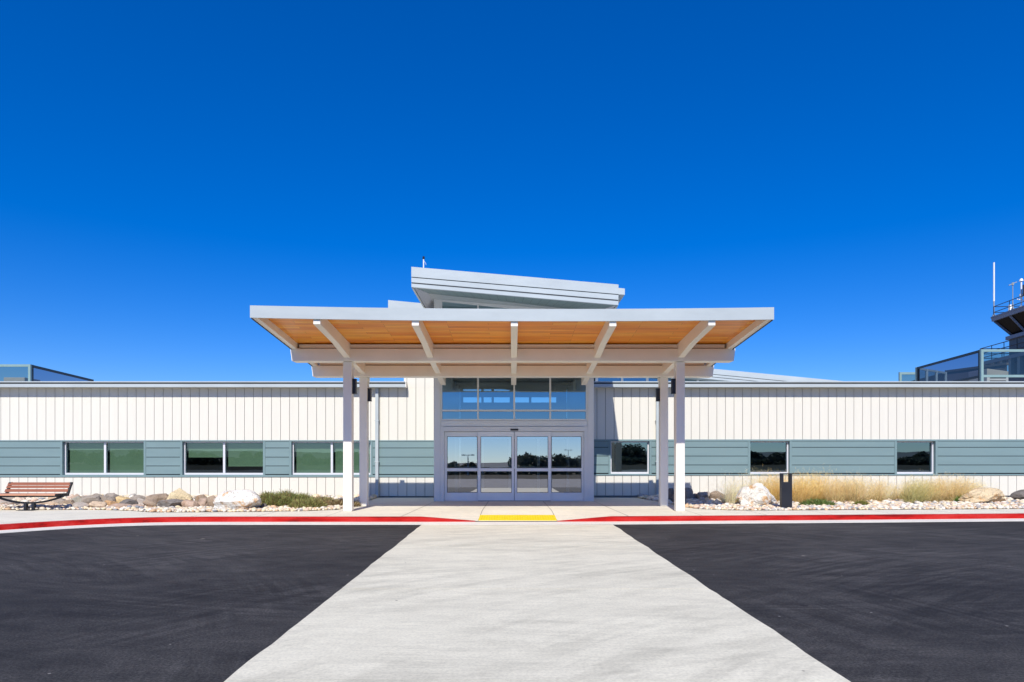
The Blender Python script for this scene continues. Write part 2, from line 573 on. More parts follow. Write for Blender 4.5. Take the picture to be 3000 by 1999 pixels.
def mesh_np(name, verts, faces, mat, tone=None, smooth=False, parent=None):
    """verts (N,3), faces (M,k) arrays; tone (N,3) colour per vertex"""
    me = bpy.data.meshes.new(name)
    verts = np.asarray(verts, dtype=np.float32)
    faces = np.asarray(faces, dtype=np.int32)
    k = faces.shape[1]
    me.vertices.add(len(verts))
    me.vertices.foreach_set("co", verts.ravel())
    me.loops.add(faces.size)
    me.loops.foreach_set("vertex_index", faces.ravel())
    me.polygons.add(len(faces))
    me.polygons.foreach_set("loop_start", np.arange(0, faces.size, k, dtype=np.int32))
    me.update(calc_edges=True)
    me.validate()
    if smooth:
        me.polygons.foreach_set("use_smooth", np.ones(len(me.polygons), dtype=bool))
    if tone is not None:
        at = me.attributes.new("tone", 'FLOAT_COLOR', 'POINT')
        rgba = np.ones((len(verts), 4), dtype=np.float32)
        rgba[:, :3] = tone
        at.data.foreach_set("color", rgba.ravel())
    me.materials.append(mat)
    o = bpy.data.objects.new(name, me)
    link(o, parent)
    return o

# ---------------------------------------------------------------- ground, road, kerb, pavement
KERB = [(-30.0, 4.0), (-16.0, 8.6), (-12.6, 11.2), (-11.2, 12.75), (-10.32, 13.8), (-9.95, 14.28), (-9.58, 14.75), (-9.2, 15.08), (-8.75, 15.32),
        (-8.2, 15.47), (-7.4, 15.55), (-5.0, 15.56), (-2.1, 15.56), (2.3, 15.62), (4.5, 15.80), (8.0, 16.05), (12.3, 16.42), (20, 17.1), (40, 18.9)]
def kerb_y(x):
    for (x0, y0), (x1, y1) in zip(KERB, KERB[1:]):
        if x0 <= x <= x1:
            return y0 + (y1 - y0) * (x - x0) / (x1 - x0)
    return KERB[-1][1]
RAMP0, RAMP1, FL0, FL1 = -0.78, 1.04, -2.05, 2.26
def flare(x):
    if x <= FL0 or x >= FL1:
        return 0.0
    if x < RAMP0:
        return (x - FL0) / (RAMP0 - FL0)
    if x > RAMP1:
        return (FL1 - x) / (FL1 - RAMP1)
    return 1.0
def walk_z(x, y):
    ky = kerb_y(x)
    t = min(1.0, max(0.0, (ky + 1.95 - y) / 1.95))
    return 0.12 - 0.108 * t * flare(x)

m = MB()
m.quad((-3000, -3000, -0.06), (3000, -3000, -0.06), (3000, 3000, -0.06), (-3000, 3000, -0.06))
struct(m.build("ground", soil_mat))
m = MB()
m.quad((-90, -48, 0), (90, -48, 0), (90, 16.0, 0), (-90, 16.0, 0))
struct(m.build("road", asphalt))

m = MB()
m.quad((-60, -28, 0.004), (60, -28, 0.004), (60, 2.6, 0.004), (-60, 2.6, 0.004))
struct(m.build("car_park", mottled("worn_pavement", (0.26, 0.25, 0.235), 0.2, 1.2, 0.9, 0, 0.15)))
m = MB()
m.quad((-90, -600, 0.004), (90, -600, 0.004), (90, -28.02, 0.004), (-90, -28.02, 0.004))
struct(m.build("verge", mottled("dark_verge", (0.055, 0.047, 0.03), 0.4, 0.6, 0.95, 0, 0.1)))
# concrete crosswalk, three slabs with open joints and a slightly ragged edge
m = MB()
rnd = random.Random(3)
ys = [3.2, 7.75, 11.52, 15.02]
for a, b in zip(ys, ys[1:]):
    b -= 0.022
    nseg = int((b - a) / 0.22)
    le, ri = [], []
    for i in range(nseg + 1):
        yy = a + (b - a) * i / nseg
        jl = 0.030 * noise.noise(Vector((yy * 1.1, 3, 0))) + 0.012 * noise.noise(Vector((yy * 5, 8, 0)))
        jr = 0.030 * noise.noise(Vector((yy * 1.1, 13, 0))) + 0.012 * noise.noise(Vector((yy * 5, 28, 0)))
        tt = (yy - 4.56) / 10.4
        le.append((-1.92 - 0.065 * tt + jl, yy))
        ri.append((2.26 - 0.04 * tt + jr, yy))
    for i in range(nseg):
        m.hexa([(*le[i], -0.03), (*ri[i], -0.03), (*ri[i + 1], -0.03), (*le[i + 1], -0.03),
                (*le[i], 0.006), (*ri[i], 0.006), (*ri[i + 1], 0.006), (*le[i + 1], 0.006)])
struct(m.build("crosswalk", concrete_road))

# gutter pan following the kerb
def kerb_samples(x0=-30, x1=40):
    xs = []
    for (a, ya), (b, yb) in zip(KERB, KERB[1:]):
        n = max(1, int(math.hypot(b - a, yb - ya) / 0.3))
        xs += [(a + (b - a) * i / n, ya + (yb - ya) * i / n) for i in range(n)]
    xs.append(KERB[-1])
    # smooth
    for _ in range(6):
        xs = [xs[0]] + [((p[0] + q[0] * 2 + r[0]) / 4, (p[1] + q[1] * 2 + r[1]) / 4) for p, q, r in zip(xs, xs[1:], xs[2:])] + [xs[-1]]
    return xs
KS = kerb_samples()
def offset_line(pts, d):
    out = []
    for i, p in enumerate(pts):
        a = pts[max(0, i - 1)]
        b = pts[min(len(pts) - 1, i + 1)]
        tx, ty = b[0] - a[0], b[1] - a[1]
        L = math.hypot(tx, ty)
        out.append((p[0] + ty / L * d, p[1] - tx / L * d))
    return out
KO = offset_line(KS, 0.53)
m = MB()
for i in range(len(KS) - 1):
    m.quad((*KO[i], 0.010), (*KO[i + 1], 0.010), (*KS[i + 1], 0.014), (*KS[i], 0.014))
    m.quad((*KO[i], -0.02), (*KO[i + 1], -0.02), (*KO[i + 1], 0.010), (*KO[i], 0.010))
struct(m.build("gutter", concrete_gutter))

# red kerb: face and top, dropping to nothing at the ramp; two runs with joints
KI = offset_line(KS, -0.15)
def kerb_run(xa, xb):
    m = MB()
    for i in range(len(KS) - 1):
        xm = (KS[i][0] + KS[i + 1][0]) / 2
        if not (xa <= xm <= xb):
            continue
        h0 = 0.014 + 0.104 * (1 - flare(KS[i][0]))
        h1 = 0.014 + 0.104 * (1 - flare(KS[i + 1][0]))
        a, b, c, d = KS[i], KS[i + 1], KI[i + 1], KI[i]
        m.hexa([(*a, 0.0), (*b, 0.0), (*c, 0.0), (*d, 0.0), (*a, h0), (*b, h1), (*c, h1 + 0.006), (*d, h0 + 0.006)])
    return m
KJ = [-30, -16.0, -12.9, -9.7, -6.58, -3.45, -2.02, RAMP0]
KJR = [RAMP1, 2.22, 5.2, 8.25, 11.5, 14.6, 18, 24, 40]
m = MB()
for js in (KJ, KJR):
    for a, b in zip(js, js[1:]):
        r = kerb_run(a + 0.012, b - 0.012)
        m.add(r.v, r.f)
kerb = struct(m.build("kerb", red_paint))

# sidewalk: one sheet with the curb ramp pressed into it, crevice shade of the joints painted as dark strips
m = MB()
xs = sorted(set([round(-24 + 0.5 * i, 3) for i in range(97)] + [RAMP0, RAMP1, FL0, FL1, -2.0, -1.4, 1.6]))
NR = 14
grid = []
for x in xs:
    col = []
    ky = kerb_y(x) + 0.14
    for j in range(NR + 1):
        t = (j / NR) ** 1.4
        y = ky + (23.0 - ky) * t
        col.append((x, y, walk_z(x, y) + (0.0 if j else -0.004)))
    grid.append(col)
for a, b in zip(grid, grid[1:]):
    for j in range(NR):
        m.quad(a[j], b[j], b[j + 1], a[j + 1])
def joint(xa, ya, xb, yb, w=0.012):
    n = 12
    for i in range(n):
        t0, t1 = i / n, (i + 1) / n
        x0, y0 = xa + (xb - xa) * t0, ya + (yb - ya) * t0
        x1, y1 = xa + (xb - xa) * t1, ya + (yb - ya) * t1
        L = math.hypot(xb - xa, yb - ya)
        nx, ny = -(yb - ya) / L * w / 2, (xb - xa) / L * w / 2
        m.quad((x0 - nx, y0 - ny, walk_z(x0, y0) + 0.004), (x0 + nx, y0 + ny, walk_z(x0, y0) + 0.004),
               (x1 + nx, y1 + ny, walk_z(x1, y1) + 0.004), (x1 - nx, y1 - ny, walk_z(x1, y1) + 0.004), 1)
for xa, xb in ((-0.78, -0.72), (1.04, 0.96), (-2.55, -2.36), (2.7, 2.52)):
    joint(xa, 15.75, xb, 21.05)
for xj in (-7.4, -5.9, -4.3, 4.45, 6.0, 7.6, 9.2, 10.8, 12.4):
    joint(xj, kerb_y(xj) + 0.17, xj, 17.7 if abs(xj) > 5 else 20, 0.008)
joint(-9.0, 17.62, -2.5, 17.62, 0.007)
joint(2.7, 17.62, 5.5, 17.62, 0.007)
struct(m.build("sidewalk", [concrete_walk, joint_shade]))

# tactile paving at the foot of the ramp
m = MB()
ty0, ty1 = 15.80, 16.66
def tz(y):
    return walk_z(0.1, y) + 0.004
n = 6
for i in range(n):
    y0, y1 = ty0 + (ty1 - ty0) * i / n, ty0 + (ty1 - ty0) * (i + 1) / n
    m.hexa([(RAMP0, y0, tz(y0) - .01), (RAMP1, y0, tz(y0) - .01), (RAMP1, y1, tz(y1) - .01), (RAMP0, y1, tz(y1) - .01),
            (RAMP0, y0, tz(y0) + .002), (RAMP1, y0, tz(y0) + .002), (RAMP1, y1, tz(y1) + .002), (RAMP0, y1, tz(y1) + .002)])
for i in range(30):
    for j in range(14):
        x = RAMP0 + 0.035 + i * 0.0605
        y = ty0 + 0.035 + j * 0.0605
        m.tube((x, y, tz(y)), (x, y, tz(y) + 0.006), 0.015, 6, 0.009)
tag(m.build("tactile_paving", yellow), "bright yellow studded tactile strip at the foot of the kerb ramp", "tactile paving")

# planting beds
LBED = [(-22, 17.75), (-13.2, 17.62), (-10.6, 17.66), (-9.6, 17.3), (-8.9, 16.86), (-7.6, 16.93), (-6.4, 17.05), (-5.2, 17.28), (-4.52, 17.7), (-4.45, 19.6), (-4.5, 22.97), (-22, 22.97)]
RBED = [(4.25, 22.2), (4.55, 20.4), (4.7, 18.6), (4.95, 17.95), (5.6, 17.52), (6.6, 17.45), (9.7, 17.72), (13.4, 17.98), (22, 18.6), (22, 22.97), (4.2, 22.97)]
for poly in (LBED, RBED):
    m = MB()
    m.add([(x, y, 0.128) for x, y in poly], [tuple(range(len(poly)))])
    struct(m.build("planting_bed", soil_mat))

def in_poly(x, y, poly):
    c = False
    j = len(poly) - 1
    for i in range(len(poly)):
        xi, yi = poly[i]
        xj, yj = poly[j]
        if (yi > y) != (yj > y) and x < (xj - xi) * (y - yi) / (yj - yi) + xi:
            c = not c
        j = i
    return c

# ---------------------------------------------------------------- terminal building
WALL = 23.0
term = thing("terminal_building", "long low white terminal with blue-grey window band and glass entrance", "building", (0, WALL, 0.12))

def siding(name, x0, x1, z0, z1, pitch, phase, parent, gap=0.014, yw=WALL, ztop=None):
    m = MB()
    k = math.floor((x0 - phase) / pitch)
    x = phase + k * pitch
    while x < x1:
        a, b = max(x0, x + gap / 2), min(x1, x + pitch - gap / 2)
        if b > a + 0.01:
            m.box(a, b, yw, yw + 0.03, z0, z1, 0)
        x += pitch
    m.box(x0, x1, yw + 0.03, yw + 0.14, z0, z1, 1)
    return m.build(name, [white_siding, groove_dark], parent)

PH_L = PX(28.9, WALL)
PH_R = PX(2025, WALL)
PIT_L, PIT_R = 0.3040, 0.2885
XL0, XR1 = -24.0, 24.0
XTALL = PX(1185, WALL)
SFL, SFR = PX(1271.5, 21.1), PX(1740, 21.1)
ZTOP_W = R(2.32)
def side_dims(s):
    if s < 0:
        return dict(top=.54, bot=-.70, g=[.446, .278, -.031, -.328, -.629], head=.50, sill=-.63)
    return dict(top=.565, bot=-.645, g=[.466, .300, .005, -.295, -.592], head=.51, sill=-.60)
LD, RD = side_dims(-1), side_dims(1)
siding("siding", XL0, SFL + 0.1, R(LD['top']), ZTOP_W, PIT_L, PH_L, term)
siding("siding", XL0, SFL + 0.1, R(-1.345), R(LD['bot']), PIT_L, PH_L, term)
siding("siding", XTALL - 0.02, SFL + 0.1, ZTOP_W + 0.002, R(4.45), PIT_L, PH_L, term)
siding("siding", SFR - 0.1, XR1, R(RD['top']), ZTOP_W, PIT_R, PH_R, term)
siding("siding", SFR - 0.1, XR1, R(-1.325), R(RD['bot']), PIT_R, PH_R, term)
m = MB()
m.box(XL0, SFL + 0.1, WALL + 0.06, WALL + 0.2, 0.0, R(-1.347))
m.box(SFR - 0.1, XR1, WALL + 0.06, WALL + 0.2, 0.0, R(-1.327))
m.build("foundation", foundation_mat, term)

WIN_L = [(PX(183.6, WALL), PX(421.6, WALL)), (PX(534.8, WALL), PX(771, WALL)), (PX(854, WALL), PX(1085.6, WALL))]
WIN_R = [(PX(1789, WALL), PX(1902.5, WALL)), (PX(2197.6, WALL), PX(2313, WALL)), (PX(2626.9, WALL), PX(2740, WALL))]
def band(x0, x1, wins, D):
    m = MB()
    y = WALL - 0.012
    yb = WALL + 0.26
    # continuous trims
    m.box(x0, x1, y - 0.014, yb, R(D['head']), R(D['top']) - .001, 0)
    m.box(x0, x1, y - 0.014, yb, R(D['bot']) + .001, R(D['sill']), 0)
    edges = [x0] + [e for w in wins for e in w] + [x1]
    for a, b in zip(edges[0::2], edges[1::2]):
        g = 0.02
        zs = [D['head']] + D['g'][1:4] + [D['g'][4] + 0.02]
        tl = a > x0 + .01
        tr = b < x1 - .01
        pa, pb = (a + 0.075 if tl else a), (b - 0.075 if tr else b)
        for zt, zb in zip(zs, zs[1:]):
            m.box(pa + (0.0 if tl else 0), pb, y, y + 0.03, R(zb) + g / 2, R(zt) - g / 2, 0)
        m.box(pa, pb, y + 0.03, yb, R(D['sill']) + .001, R(D['head']) - .001, 1)
        if tl:
            m.box(a, pa - 0.004, y - 0.008, yb, R(D['sill']) + .001, R(D['head']) - .001, 0)
        if tr:
            m.box(pb + 0.004, b, y - 0.008, yb, R(D['sill']) + .001, R(D['head']) - .001, 0)
    return m.build("panel_band", [band_blue, band_groove], term)
band(XL0, SFL + 0.1, WIN_L, LD)
band(SFR - 0.1, XR1, WIN_R, RD)

def window(x0, x1, D, npane, glass, blinds, label=None):
    z0, z1 = R(D['sill']) + .003, R(D['head']) - .003
    yf = WALL + 0.10
    fw = 0.042
    m = MB()
    m.box(x0 + .002, x1 - .002, yf, yf + 0.09, z0, z0 + fw + 0.02)
    m.box(x0 + .002, x1 - .002, yf, yf + 0.09, z1 - fw, z1)
    m.box(x0 + .002, x0 + fw, yf + .001, yf + 0.089, z0 + fw + .02, z1 - fw)
    m.box(x1 - fw, x1 - .002, yf + .001, yf + 0.089, z0 + fw + .02, z1 - fw)
    xm = (x0 + x1) / 2
    if npane == 2:
        m.box(xm - 0.035, xm + 0.035, yf - .004, yf + 0.088, z0 + fw + .02, z1 - fw)
    w = m.build("window", frame_light, term)
    if label:
        w["label"] = label
    xe = [x0 + fw, x1 - fw] if npane == 1 else [x0 + fw, xm - 0.035, xm + 0.035, x1 - fw]
    for i in range(npane):
        a, b = xe[2 * i], xe[2 * i + 1]
        g = MB()
        g.quad((a, yf + .05, z0 + fw + .02), (b, yf + .05, z0 + fw + .02), (b, yf + .05, z1 - fw), (a, yf + .05, z1 - fw))
        g.build("pane", glass, w)
        if blinds and blinds[i]:
            bt = blinds[i]
            bl = MB()
            zt = z1 - fw - 0.02
            zb = zt - (zt - (z0 + fw)) * bt
            bl.box(a + 0.05, b - 0.02 if i == npane - 1 else b + .02, yf + 0.14, yf + 0.145, zb, zt)
            bl.tube((a + .05, yf + .1425, zb), (b - .02, yf + .1425, zb), 0.012, 6)
            bl.build("blind", blind_fabric, w)
    return w
window(*WIN_L[0], LD, 2, glass_green, (1.0, 1.0), "two-pane window with both blinds drawn down, left of the rocks")
window(*WIN_L[1], LD, 2, glass_green, (0.46, 0.76), "two-pane window with one blind half up above the golden boulder")
window(*WIN_L[2], LD, 2, glass_green, (1.0, 1.0), "two-pane window partly hidden behind the canopy columns")
window(*WIN_R[0], RD, 1, glass_dark, None)
window(*WIN_R[1], RD, 1, glass_dark, None)
window(*WIN_R[2], RD, 1, glass_dark, None)

# rooms behind the windows
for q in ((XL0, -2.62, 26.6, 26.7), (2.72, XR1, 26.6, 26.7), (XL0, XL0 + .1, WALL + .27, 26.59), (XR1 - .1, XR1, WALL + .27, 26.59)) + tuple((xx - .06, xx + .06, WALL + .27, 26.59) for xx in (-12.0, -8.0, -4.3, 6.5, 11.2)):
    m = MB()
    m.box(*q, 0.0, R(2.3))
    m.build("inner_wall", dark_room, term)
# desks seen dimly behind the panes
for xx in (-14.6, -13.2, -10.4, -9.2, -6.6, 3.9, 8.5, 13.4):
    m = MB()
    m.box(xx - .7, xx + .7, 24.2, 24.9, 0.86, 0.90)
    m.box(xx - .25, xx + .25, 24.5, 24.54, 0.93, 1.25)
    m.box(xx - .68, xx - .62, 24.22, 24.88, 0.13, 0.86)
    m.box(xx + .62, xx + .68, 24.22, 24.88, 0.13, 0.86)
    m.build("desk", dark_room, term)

def wing_roof(x0, x1, endcap):
    m = MB()
    ye = WALL - 0.335
    zt = R(2.486)
    m.box(x0, x1, ye - 0.02, 33.0, zt - 0.036, zt, 0)            # cap flashing and deck
    m.box(x0 + .02, x1 - .02, ye + 0.08, 32.9, zt - 0.084, zt - 0.036, 1)   # dark reveal
    m.box(x0, x1, ye, 32.95, zt - 0.190, zt - 0.084, 0)         # fascia
    if endcap:
        m.box(x1 - .0, x1 + .015, ye - .004, 23.2, zt - 0.19, zt + .002, 2)
    return m.build("roof", [fascia_metal, drip_dark, steel_white], term)
wing_roof(XL0, PX(1188, 22.7), True)
wing_roof(SFR + 0.005, XR1, False)

# downspouts
def downspout(x):
    m = MB()
    y0, y1 = WALL - 0.12, WALL - 0.03
    m.box(x - .052, x + .052, y0, y1, 0.19, R(2.30))
    m.hexa([(x - .05, y0 - .10, 0.135), (x + .05, y0 - .10, 0.135), (x + .05, y1 - .06, 0.135), (x - .05, y1 - .06, 0.135),
            (x - .05, y0 + .001, 0.25), (x + .05, y0 + .001, 0.25), (x + .05, y1 - .001, 0.25), (x - .05, y1 - .001, 0.25)])
    for z in (R(1.18), R(-.2)):
        m.box(x - .075, x + .075, y0 - .006, y1 + .028, z, z + .025)
    return m.build("downspout", band_blue if False else fascia_metal, term, bevel=0.006)
downspout(PX(1104, 22.9))
downspout(PX(1927, 22.9))

# ---- entrance storefront
SD = 21.1
def sx(px): return PX(px, SD)
def sz(py): return PZ(py, SD)
def top_line(x):      # sloping head of the high glazing
    return R(4.95) + (R(4.44) - R(4.95)) * (x - SFL) / (SFR - SFL)
# pilasters
for a, b in ((1271.5, 1289.3), (1722.5, 1740)):
    m = MB()
    x0, x1 = sx(a), sx(b)
    m.hexa([(x0, SD, .12), (x1, SD, .12), (x1, SD + .3, .12), (x0, SD + .3, .12),
            (x0, SD, top_line(x0)), (x1, SD, top_line(x1)), (x1, SD + .3, top_line(x1)), (x0, SD + .3, top_line(x0))])
    m.build("pilaster", frame_alu, term, bevel=0.008)
# return walls of the porch
for x0, x1 in ((sx(1271.5), sx(1271.5) + .12), (sx(1740) - .12, sx(1740))):
    m = MB()
    m.box(x0, x1, SD + .301, 30.0, 0.0, R(4.0))
    m.build("side_wall", frame_alu, term)
mf = MB()
XA, XB = sx(1295), sx(1717)
for a, b in ((1289.5, 1295), (1717, 1722.3)):
    mf.box(sx(a), sx(b), SD + .03, SD + .2, .12, top_line(sx(b)) - .1)
MULL = [(1397.8, 1402.7), (1504, 1509), (1609.6, 1614.8)]
for a, b in MULL:
    mf.box(sx(a), sx(b), SD + .02, SD + .18, sz(1228), top_line(sx(b)) - .1)
for ya, yb, pr in ((1095, 1089, 0), (1205.4, 1200.5, 0.012), (1232.6, 1228, 0.012)):
    mf.box(XA, XB, SD + .018 - pr, SD + .182, sz(ya), sz(yb))
# sloping head
for x0, x1 in ((sx(1289.5), sx(1722.3)),):
    t = 0.13
    mf.hexa([(x0, SD + .01, top_line(x0) - t), (x1, SD + .01, top_line(x1) - t), (x1, SD + .2, top_line(x1) - t), (x0, SD + .2, top_line(x0) - t),
             (x0, SD + .01, top_line(x0)), (x1, SD + .01, top_line(x1)), (x1, SD + .2, top_line(x1)), (x0, SD + .2, top_line(x0))])
sf = mf.build("storefront_frame", frame_alu, term)
m = MB()
m.box(XA - .02, XB + .02, SD + .0, SD + .17, sz(1250), sz(1233.4))
m.build("spandrel", frame_alu, sf)
m = MB()
m.box(sx(1300), sx(1712), SD - .05, SD + .17, sz(1264.2), sz(1251))
m.build("door_header", frame_alu, sf)
m = MB()
m.box(sx(1495.4), sx(1518.4), SD - .085, SD - .051, sz(1262.2), sz(1257))
m.build("motion_sensor", black_metal, sf, bevel=0.008)
cols = [(1295, 1397.8), (1402.7, 1504), (1509, 1609.6), (1614.8, 1717)]
for a, b in cols:
    for zt, zb in ((sz(1095), sz(1200.5)), (sz(1205.4), sz(1228))):
        g = MB()
        g.quad((sx(a), SD + .1, zb), (sx(b), SD + .1, zb), (sx(b), SD + .1, zt), (sx(a), SD + .1, zt))
        g.build("upper_pane", glass_upper, sf)
    g = MB()
    za, zb_ = top_line(sx(a)) - .13, top_line(sx(b)) - .13
    g.quad((sx(a), SD + .1, sz(1089)), (sx(b), SD + .1, sz(1089)), (sx(b), SD + .1, zb_), (sx(a), SD + .1, za))
    g.build("clerestory_pane", glass_upper, sf)
for a, b in ((1289.5, 1301), (1711.3, 1722.3)):
    m = MB()
    m.box(sx(a), sx(b), SD + .0, SD + .19, .12, sz(1250.2))
    m.build("door_jamb", frame_alu, sf)

def door(name, x0, x1, gx0, gx1, yd, gap_top):
    m = MB()
    zt, zb = sz(1265.2), 0.135
    t = 0.045
    gz = [(sz(1372), sz(1278.6)), (sz(1444), sz(1381.3))]
    X0, X1, G0, G1 = sx(x0), sx(x1), sx(gx0), sx(gx1)
    m.box(X0, G0, yd, yd + t, zb, zt)
    m.box(G1, X1, yd, yd + t, zb, zt)
    m.box(G0, G1, yd + .001, yd + t - .001, gz[0][1], zt)
    m.box(G0, G1, yd + .001, yd + t - .001, gz[1][1], gz[0][0])
    m.box(G0, G1, yd + .001, yd + t - .001, zb, gz[1][0])
    gk = 0.012
    for z0, z1 in gz:
        m.box(G0, G1, yd - .002, yd + t - .003, z0, z0 + gk, 1)
        m.box(G0, G1, yd - .002, yd + t - .003, z1 - gk, z1, 1)
        m.box(G0, G0 + gk, yd - .002, yd + t - .003, z0 + gk, z1 - gk, 1)
        m.box(G1 - gk, G1, yd - .002, yd + t - .003, z0 + gk, z1 - gk, 1)
    if gap_top:
        m.box(X0, X1, yd - .014, yd - .001, sz(1270), zt)
        m.box(X0, X1, yd + .004, yd + .03, 0.121, zb - .001, 1)
    else:
        m.box(X0, X1, yd - .01, yd + .05, 0.121, zb - .001, 2)
    d = m.build(name, [door_alu, black_metal, white_paint], term, bevel=0.003)
    for z0, z1 in gz:
        g = MB()
        tilt = .0085 * (z1 - z0)
        g.quad((G0, yd + t / 2 - tilt / 2, z0), (G1, yd + t / 2 - tilt / 2, z0), (G1, yd + t / 2 + tilt / 2, z1), (G0, yd + t / 2 + tilt / 2, z1))
        g.build("door_glass", glass_door, d)
    return d
door("side_panel", 1301.2, 1402, 1308.8, 1398, SD + .11, False)
door("sliding_door", 1400.4, 1506.2, 1408, 1499, SD + .02, True)
door("sliding_door", 1507.7, 1613.8, 1514.3, 1606, SD + .02, True)
door("side_panel", 1612, 1711.2, 1616, 1704.5, SD + .11, False)

# inside the entrance hall
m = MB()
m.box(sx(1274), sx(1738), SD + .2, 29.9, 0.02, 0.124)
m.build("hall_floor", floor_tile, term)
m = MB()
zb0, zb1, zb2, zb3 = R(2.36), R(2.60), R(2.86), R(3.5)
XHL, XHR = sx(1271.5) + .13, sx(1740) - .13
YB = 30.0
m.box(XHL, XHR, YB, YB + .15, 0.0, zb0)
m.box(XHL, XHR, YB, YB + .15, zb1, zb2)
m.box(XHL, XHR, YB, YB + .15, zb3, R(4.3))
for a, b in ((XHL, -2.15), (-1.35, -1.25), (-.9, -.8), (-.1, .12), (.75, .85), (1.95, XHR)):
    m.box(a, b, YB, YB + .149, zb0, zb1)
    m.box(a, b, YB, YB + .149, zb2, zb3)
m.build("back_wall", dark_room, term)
for k in range(5):           # roof trusses and duct seen through the high panes
    m = MB()
    yy = 23.2 + k * 1.5
    m.bar((XHL, yy, R(2.95)), (XHR, yy, R(2.95)), .1, .16)
    for q in range(6):
        xa = XHL + (XHR - XHL) * q / 6
        xb = XHL + (XHR - XHL) * (q + 1) / 6
        zz = (R(2.95), R(3.45)) if q % 2 else (R(3.45), R(2.95))
        m.bar((xa, yy, zz[0]), (xb, yy, zz[1]), .05, .05)
    m.build("roof_truss", dark_room, term)
m = MB()
m.tube((-1.4, 22.6, R(2.55)), (1.6, 27.5, R(2.7)), .22, 12)
m.build("air_duct", dark_room, term)
m = MB()
m.box(XHL, XHR, SD + .25, 29.9, R(3.72), R(3.82))
m.build("hall_ceiling", dark_room, term)
m = MB()       # inner pair of doors and light vestibule walls
YV = 24.4
for xx in (-2.0, -1.05, -.07, .03, .95, 2.0):
    m.box(xx - .05, xx + .05, YV, YV + .07, .125, R(.62))
m.box(-2.05, 2.05, YV, YV + .08, R(.62), R(.90))
m.box(-2.05, 2.05, YV + .01, YV + .06, R(-.45), R(-.37))
m.box(XHL + .001, XHL + .05, SD + .3, YV, .125, R(.95))
m.box(XHR - .05, XHR - .001, SD + .3, YV, .125, R(.95))
m.build("vestibule_frame", room_light, term)

# ---- high roof over the entrance
UD = 18.55
def ux(px): return PX(px, UD)
def uz(py): return PZ(py, UD)
XL, XRr = ux(1205), ux(1812)
m = MB()
zl = [uz(782), uz(811), uz(827), uz(840.5)]
zr = [uz(834), uz(862), uz(878.5), uz(893.5)]
def strip(i, off, m, y1=UD + .06):
    # one course of the stepped front fascia
    g = 0.022 if i else 0
    m.hexa([(XL, UD + off, zl[i + 1]), (XRr, UD + off, zr[i + 1]), (XRr, y1 + .05, zr[i + 1]), (XL, y1 + .05, zl[i + 1]),
            (XL, UD + off, zl[i] - g), (XRr, UD + off, zr[i] - g), (XRr, y1 + .05, zr[i] - g), (XL, y1 + .05, zl[i] - g)])
strip(0, 0.0, m)
strip(1, 0.012, m)
strip(2, 0.024, m)
# seams in the flashing
# left and right fascias run back
YBK = 31.0
for (xa, xb), zz in (((XL, XL + .05), zl), ((XRr - .05, XRr), zr)):
    m.box(xa, xb, UD + .115, YBK, zz[3] - 0.02, zz[0] - .002)
m.hexa([(XL + .051, UD + .115, zl[1]), (XRr - .051, UD + .115, zr[1]), (XRr - .051, YBK, zr[1]), (XL + .051, YBK, zl[1]),
        (XL + .051, UD + .115, zl[0] - .01), (XRr - .051, UD + .115, zr[0] - .01), (XRr - .051, YBK, zr[0] - .01), (XL + .051, YBK, zl[0] - .01)])
# hip end of the gutter on the right
m.hexa([(XRr + .002, UD + .03, uz(862)), (ux(1831), UD + .03, uz(863)), (ux(1831), YBK, uz(863)), (XRr + .002, YBK, uz(862)),
        (XRr + .002, UD + .03, uz(843)), (ux(1831), UD + .03, uz(845)), (ux(1831), YBK, uz(845)), (XRr + .002, YBK, uz(843))])
rf = m.build("high_roof", fascia_metal, term)
m = MB()
m.hexa([(XL + .01, UD + .02, zl[2] - .03), (XRr - .01, UD + .02, zr[2] - .03), (XRr - .01, UD + .1, zr[2] - .03), (XL + .01, UD + .1, zl[2] - .03),
        (XL + .01, UD + .03, zl[0] - .1), (XRr - .01, UD + .03, zr[0] - .1), (XRr - .01, UD + .1, zr[0] - .1), (XL + .01, UD + .1, zl[0] - .1)])
m.build("fascia_groove", drip_dark, rf)
# soffit, rising from the fascia foot to the head of the glazing, laid in boards
ms = MB()
NB = 22
A0, A1 = Vector((XL + .06, UD + .08, zl[3] + .01)), Vector((XRr - .06, UD + .08, zr[3] + .01))
B0, B1 = Vector((SFL, SD + .02, top_line(SFL) + .01)), Vector((SFR, SD + .02, top_line(SFR) + .01))
for i in range(NB):
    t0, t1 = (i + .012) / NB, (i + .988) / NB
    ms.quad(A0.lerp(A1, t0), A0.lerp(A1, t1), B0.lerp(B1, t1), B0.lerp(B1, t0), 0)
up = Vector((0, 0, .02))
ms.quad(A0 + up, A1 + up, B1 + up, B0 + up, 1)
C0, D0 = Vector((XL + .06, YBK, zl[3] + .01)), Vector((SFL, YBK, top_line(SFL) + .01))
C1, D1 = Vector((XRr - .06, YBK, zr[3] + .01)), Vector((SFR, YBK, top_line(SFR) + .01))
NB2 = 60
for P, Q, S, T in ((A0, C0, D0, B0), (A1, C1, D1, B1)):
    for i in range(NB2):
        t0, t1 = (i + .015) / NB2, (i + .985) / NB2
        ms.quad(P.lerp(Q, t0), P.lerp(Q, t1), T.lerp(S, t1), T.lerp(S, t0), 2)
    ms.quad(P + up, Q + up, S + up, T + up, 1)
ms.build("soffit_boards", [soffit_grey, drip_dark, frame_light], rf)

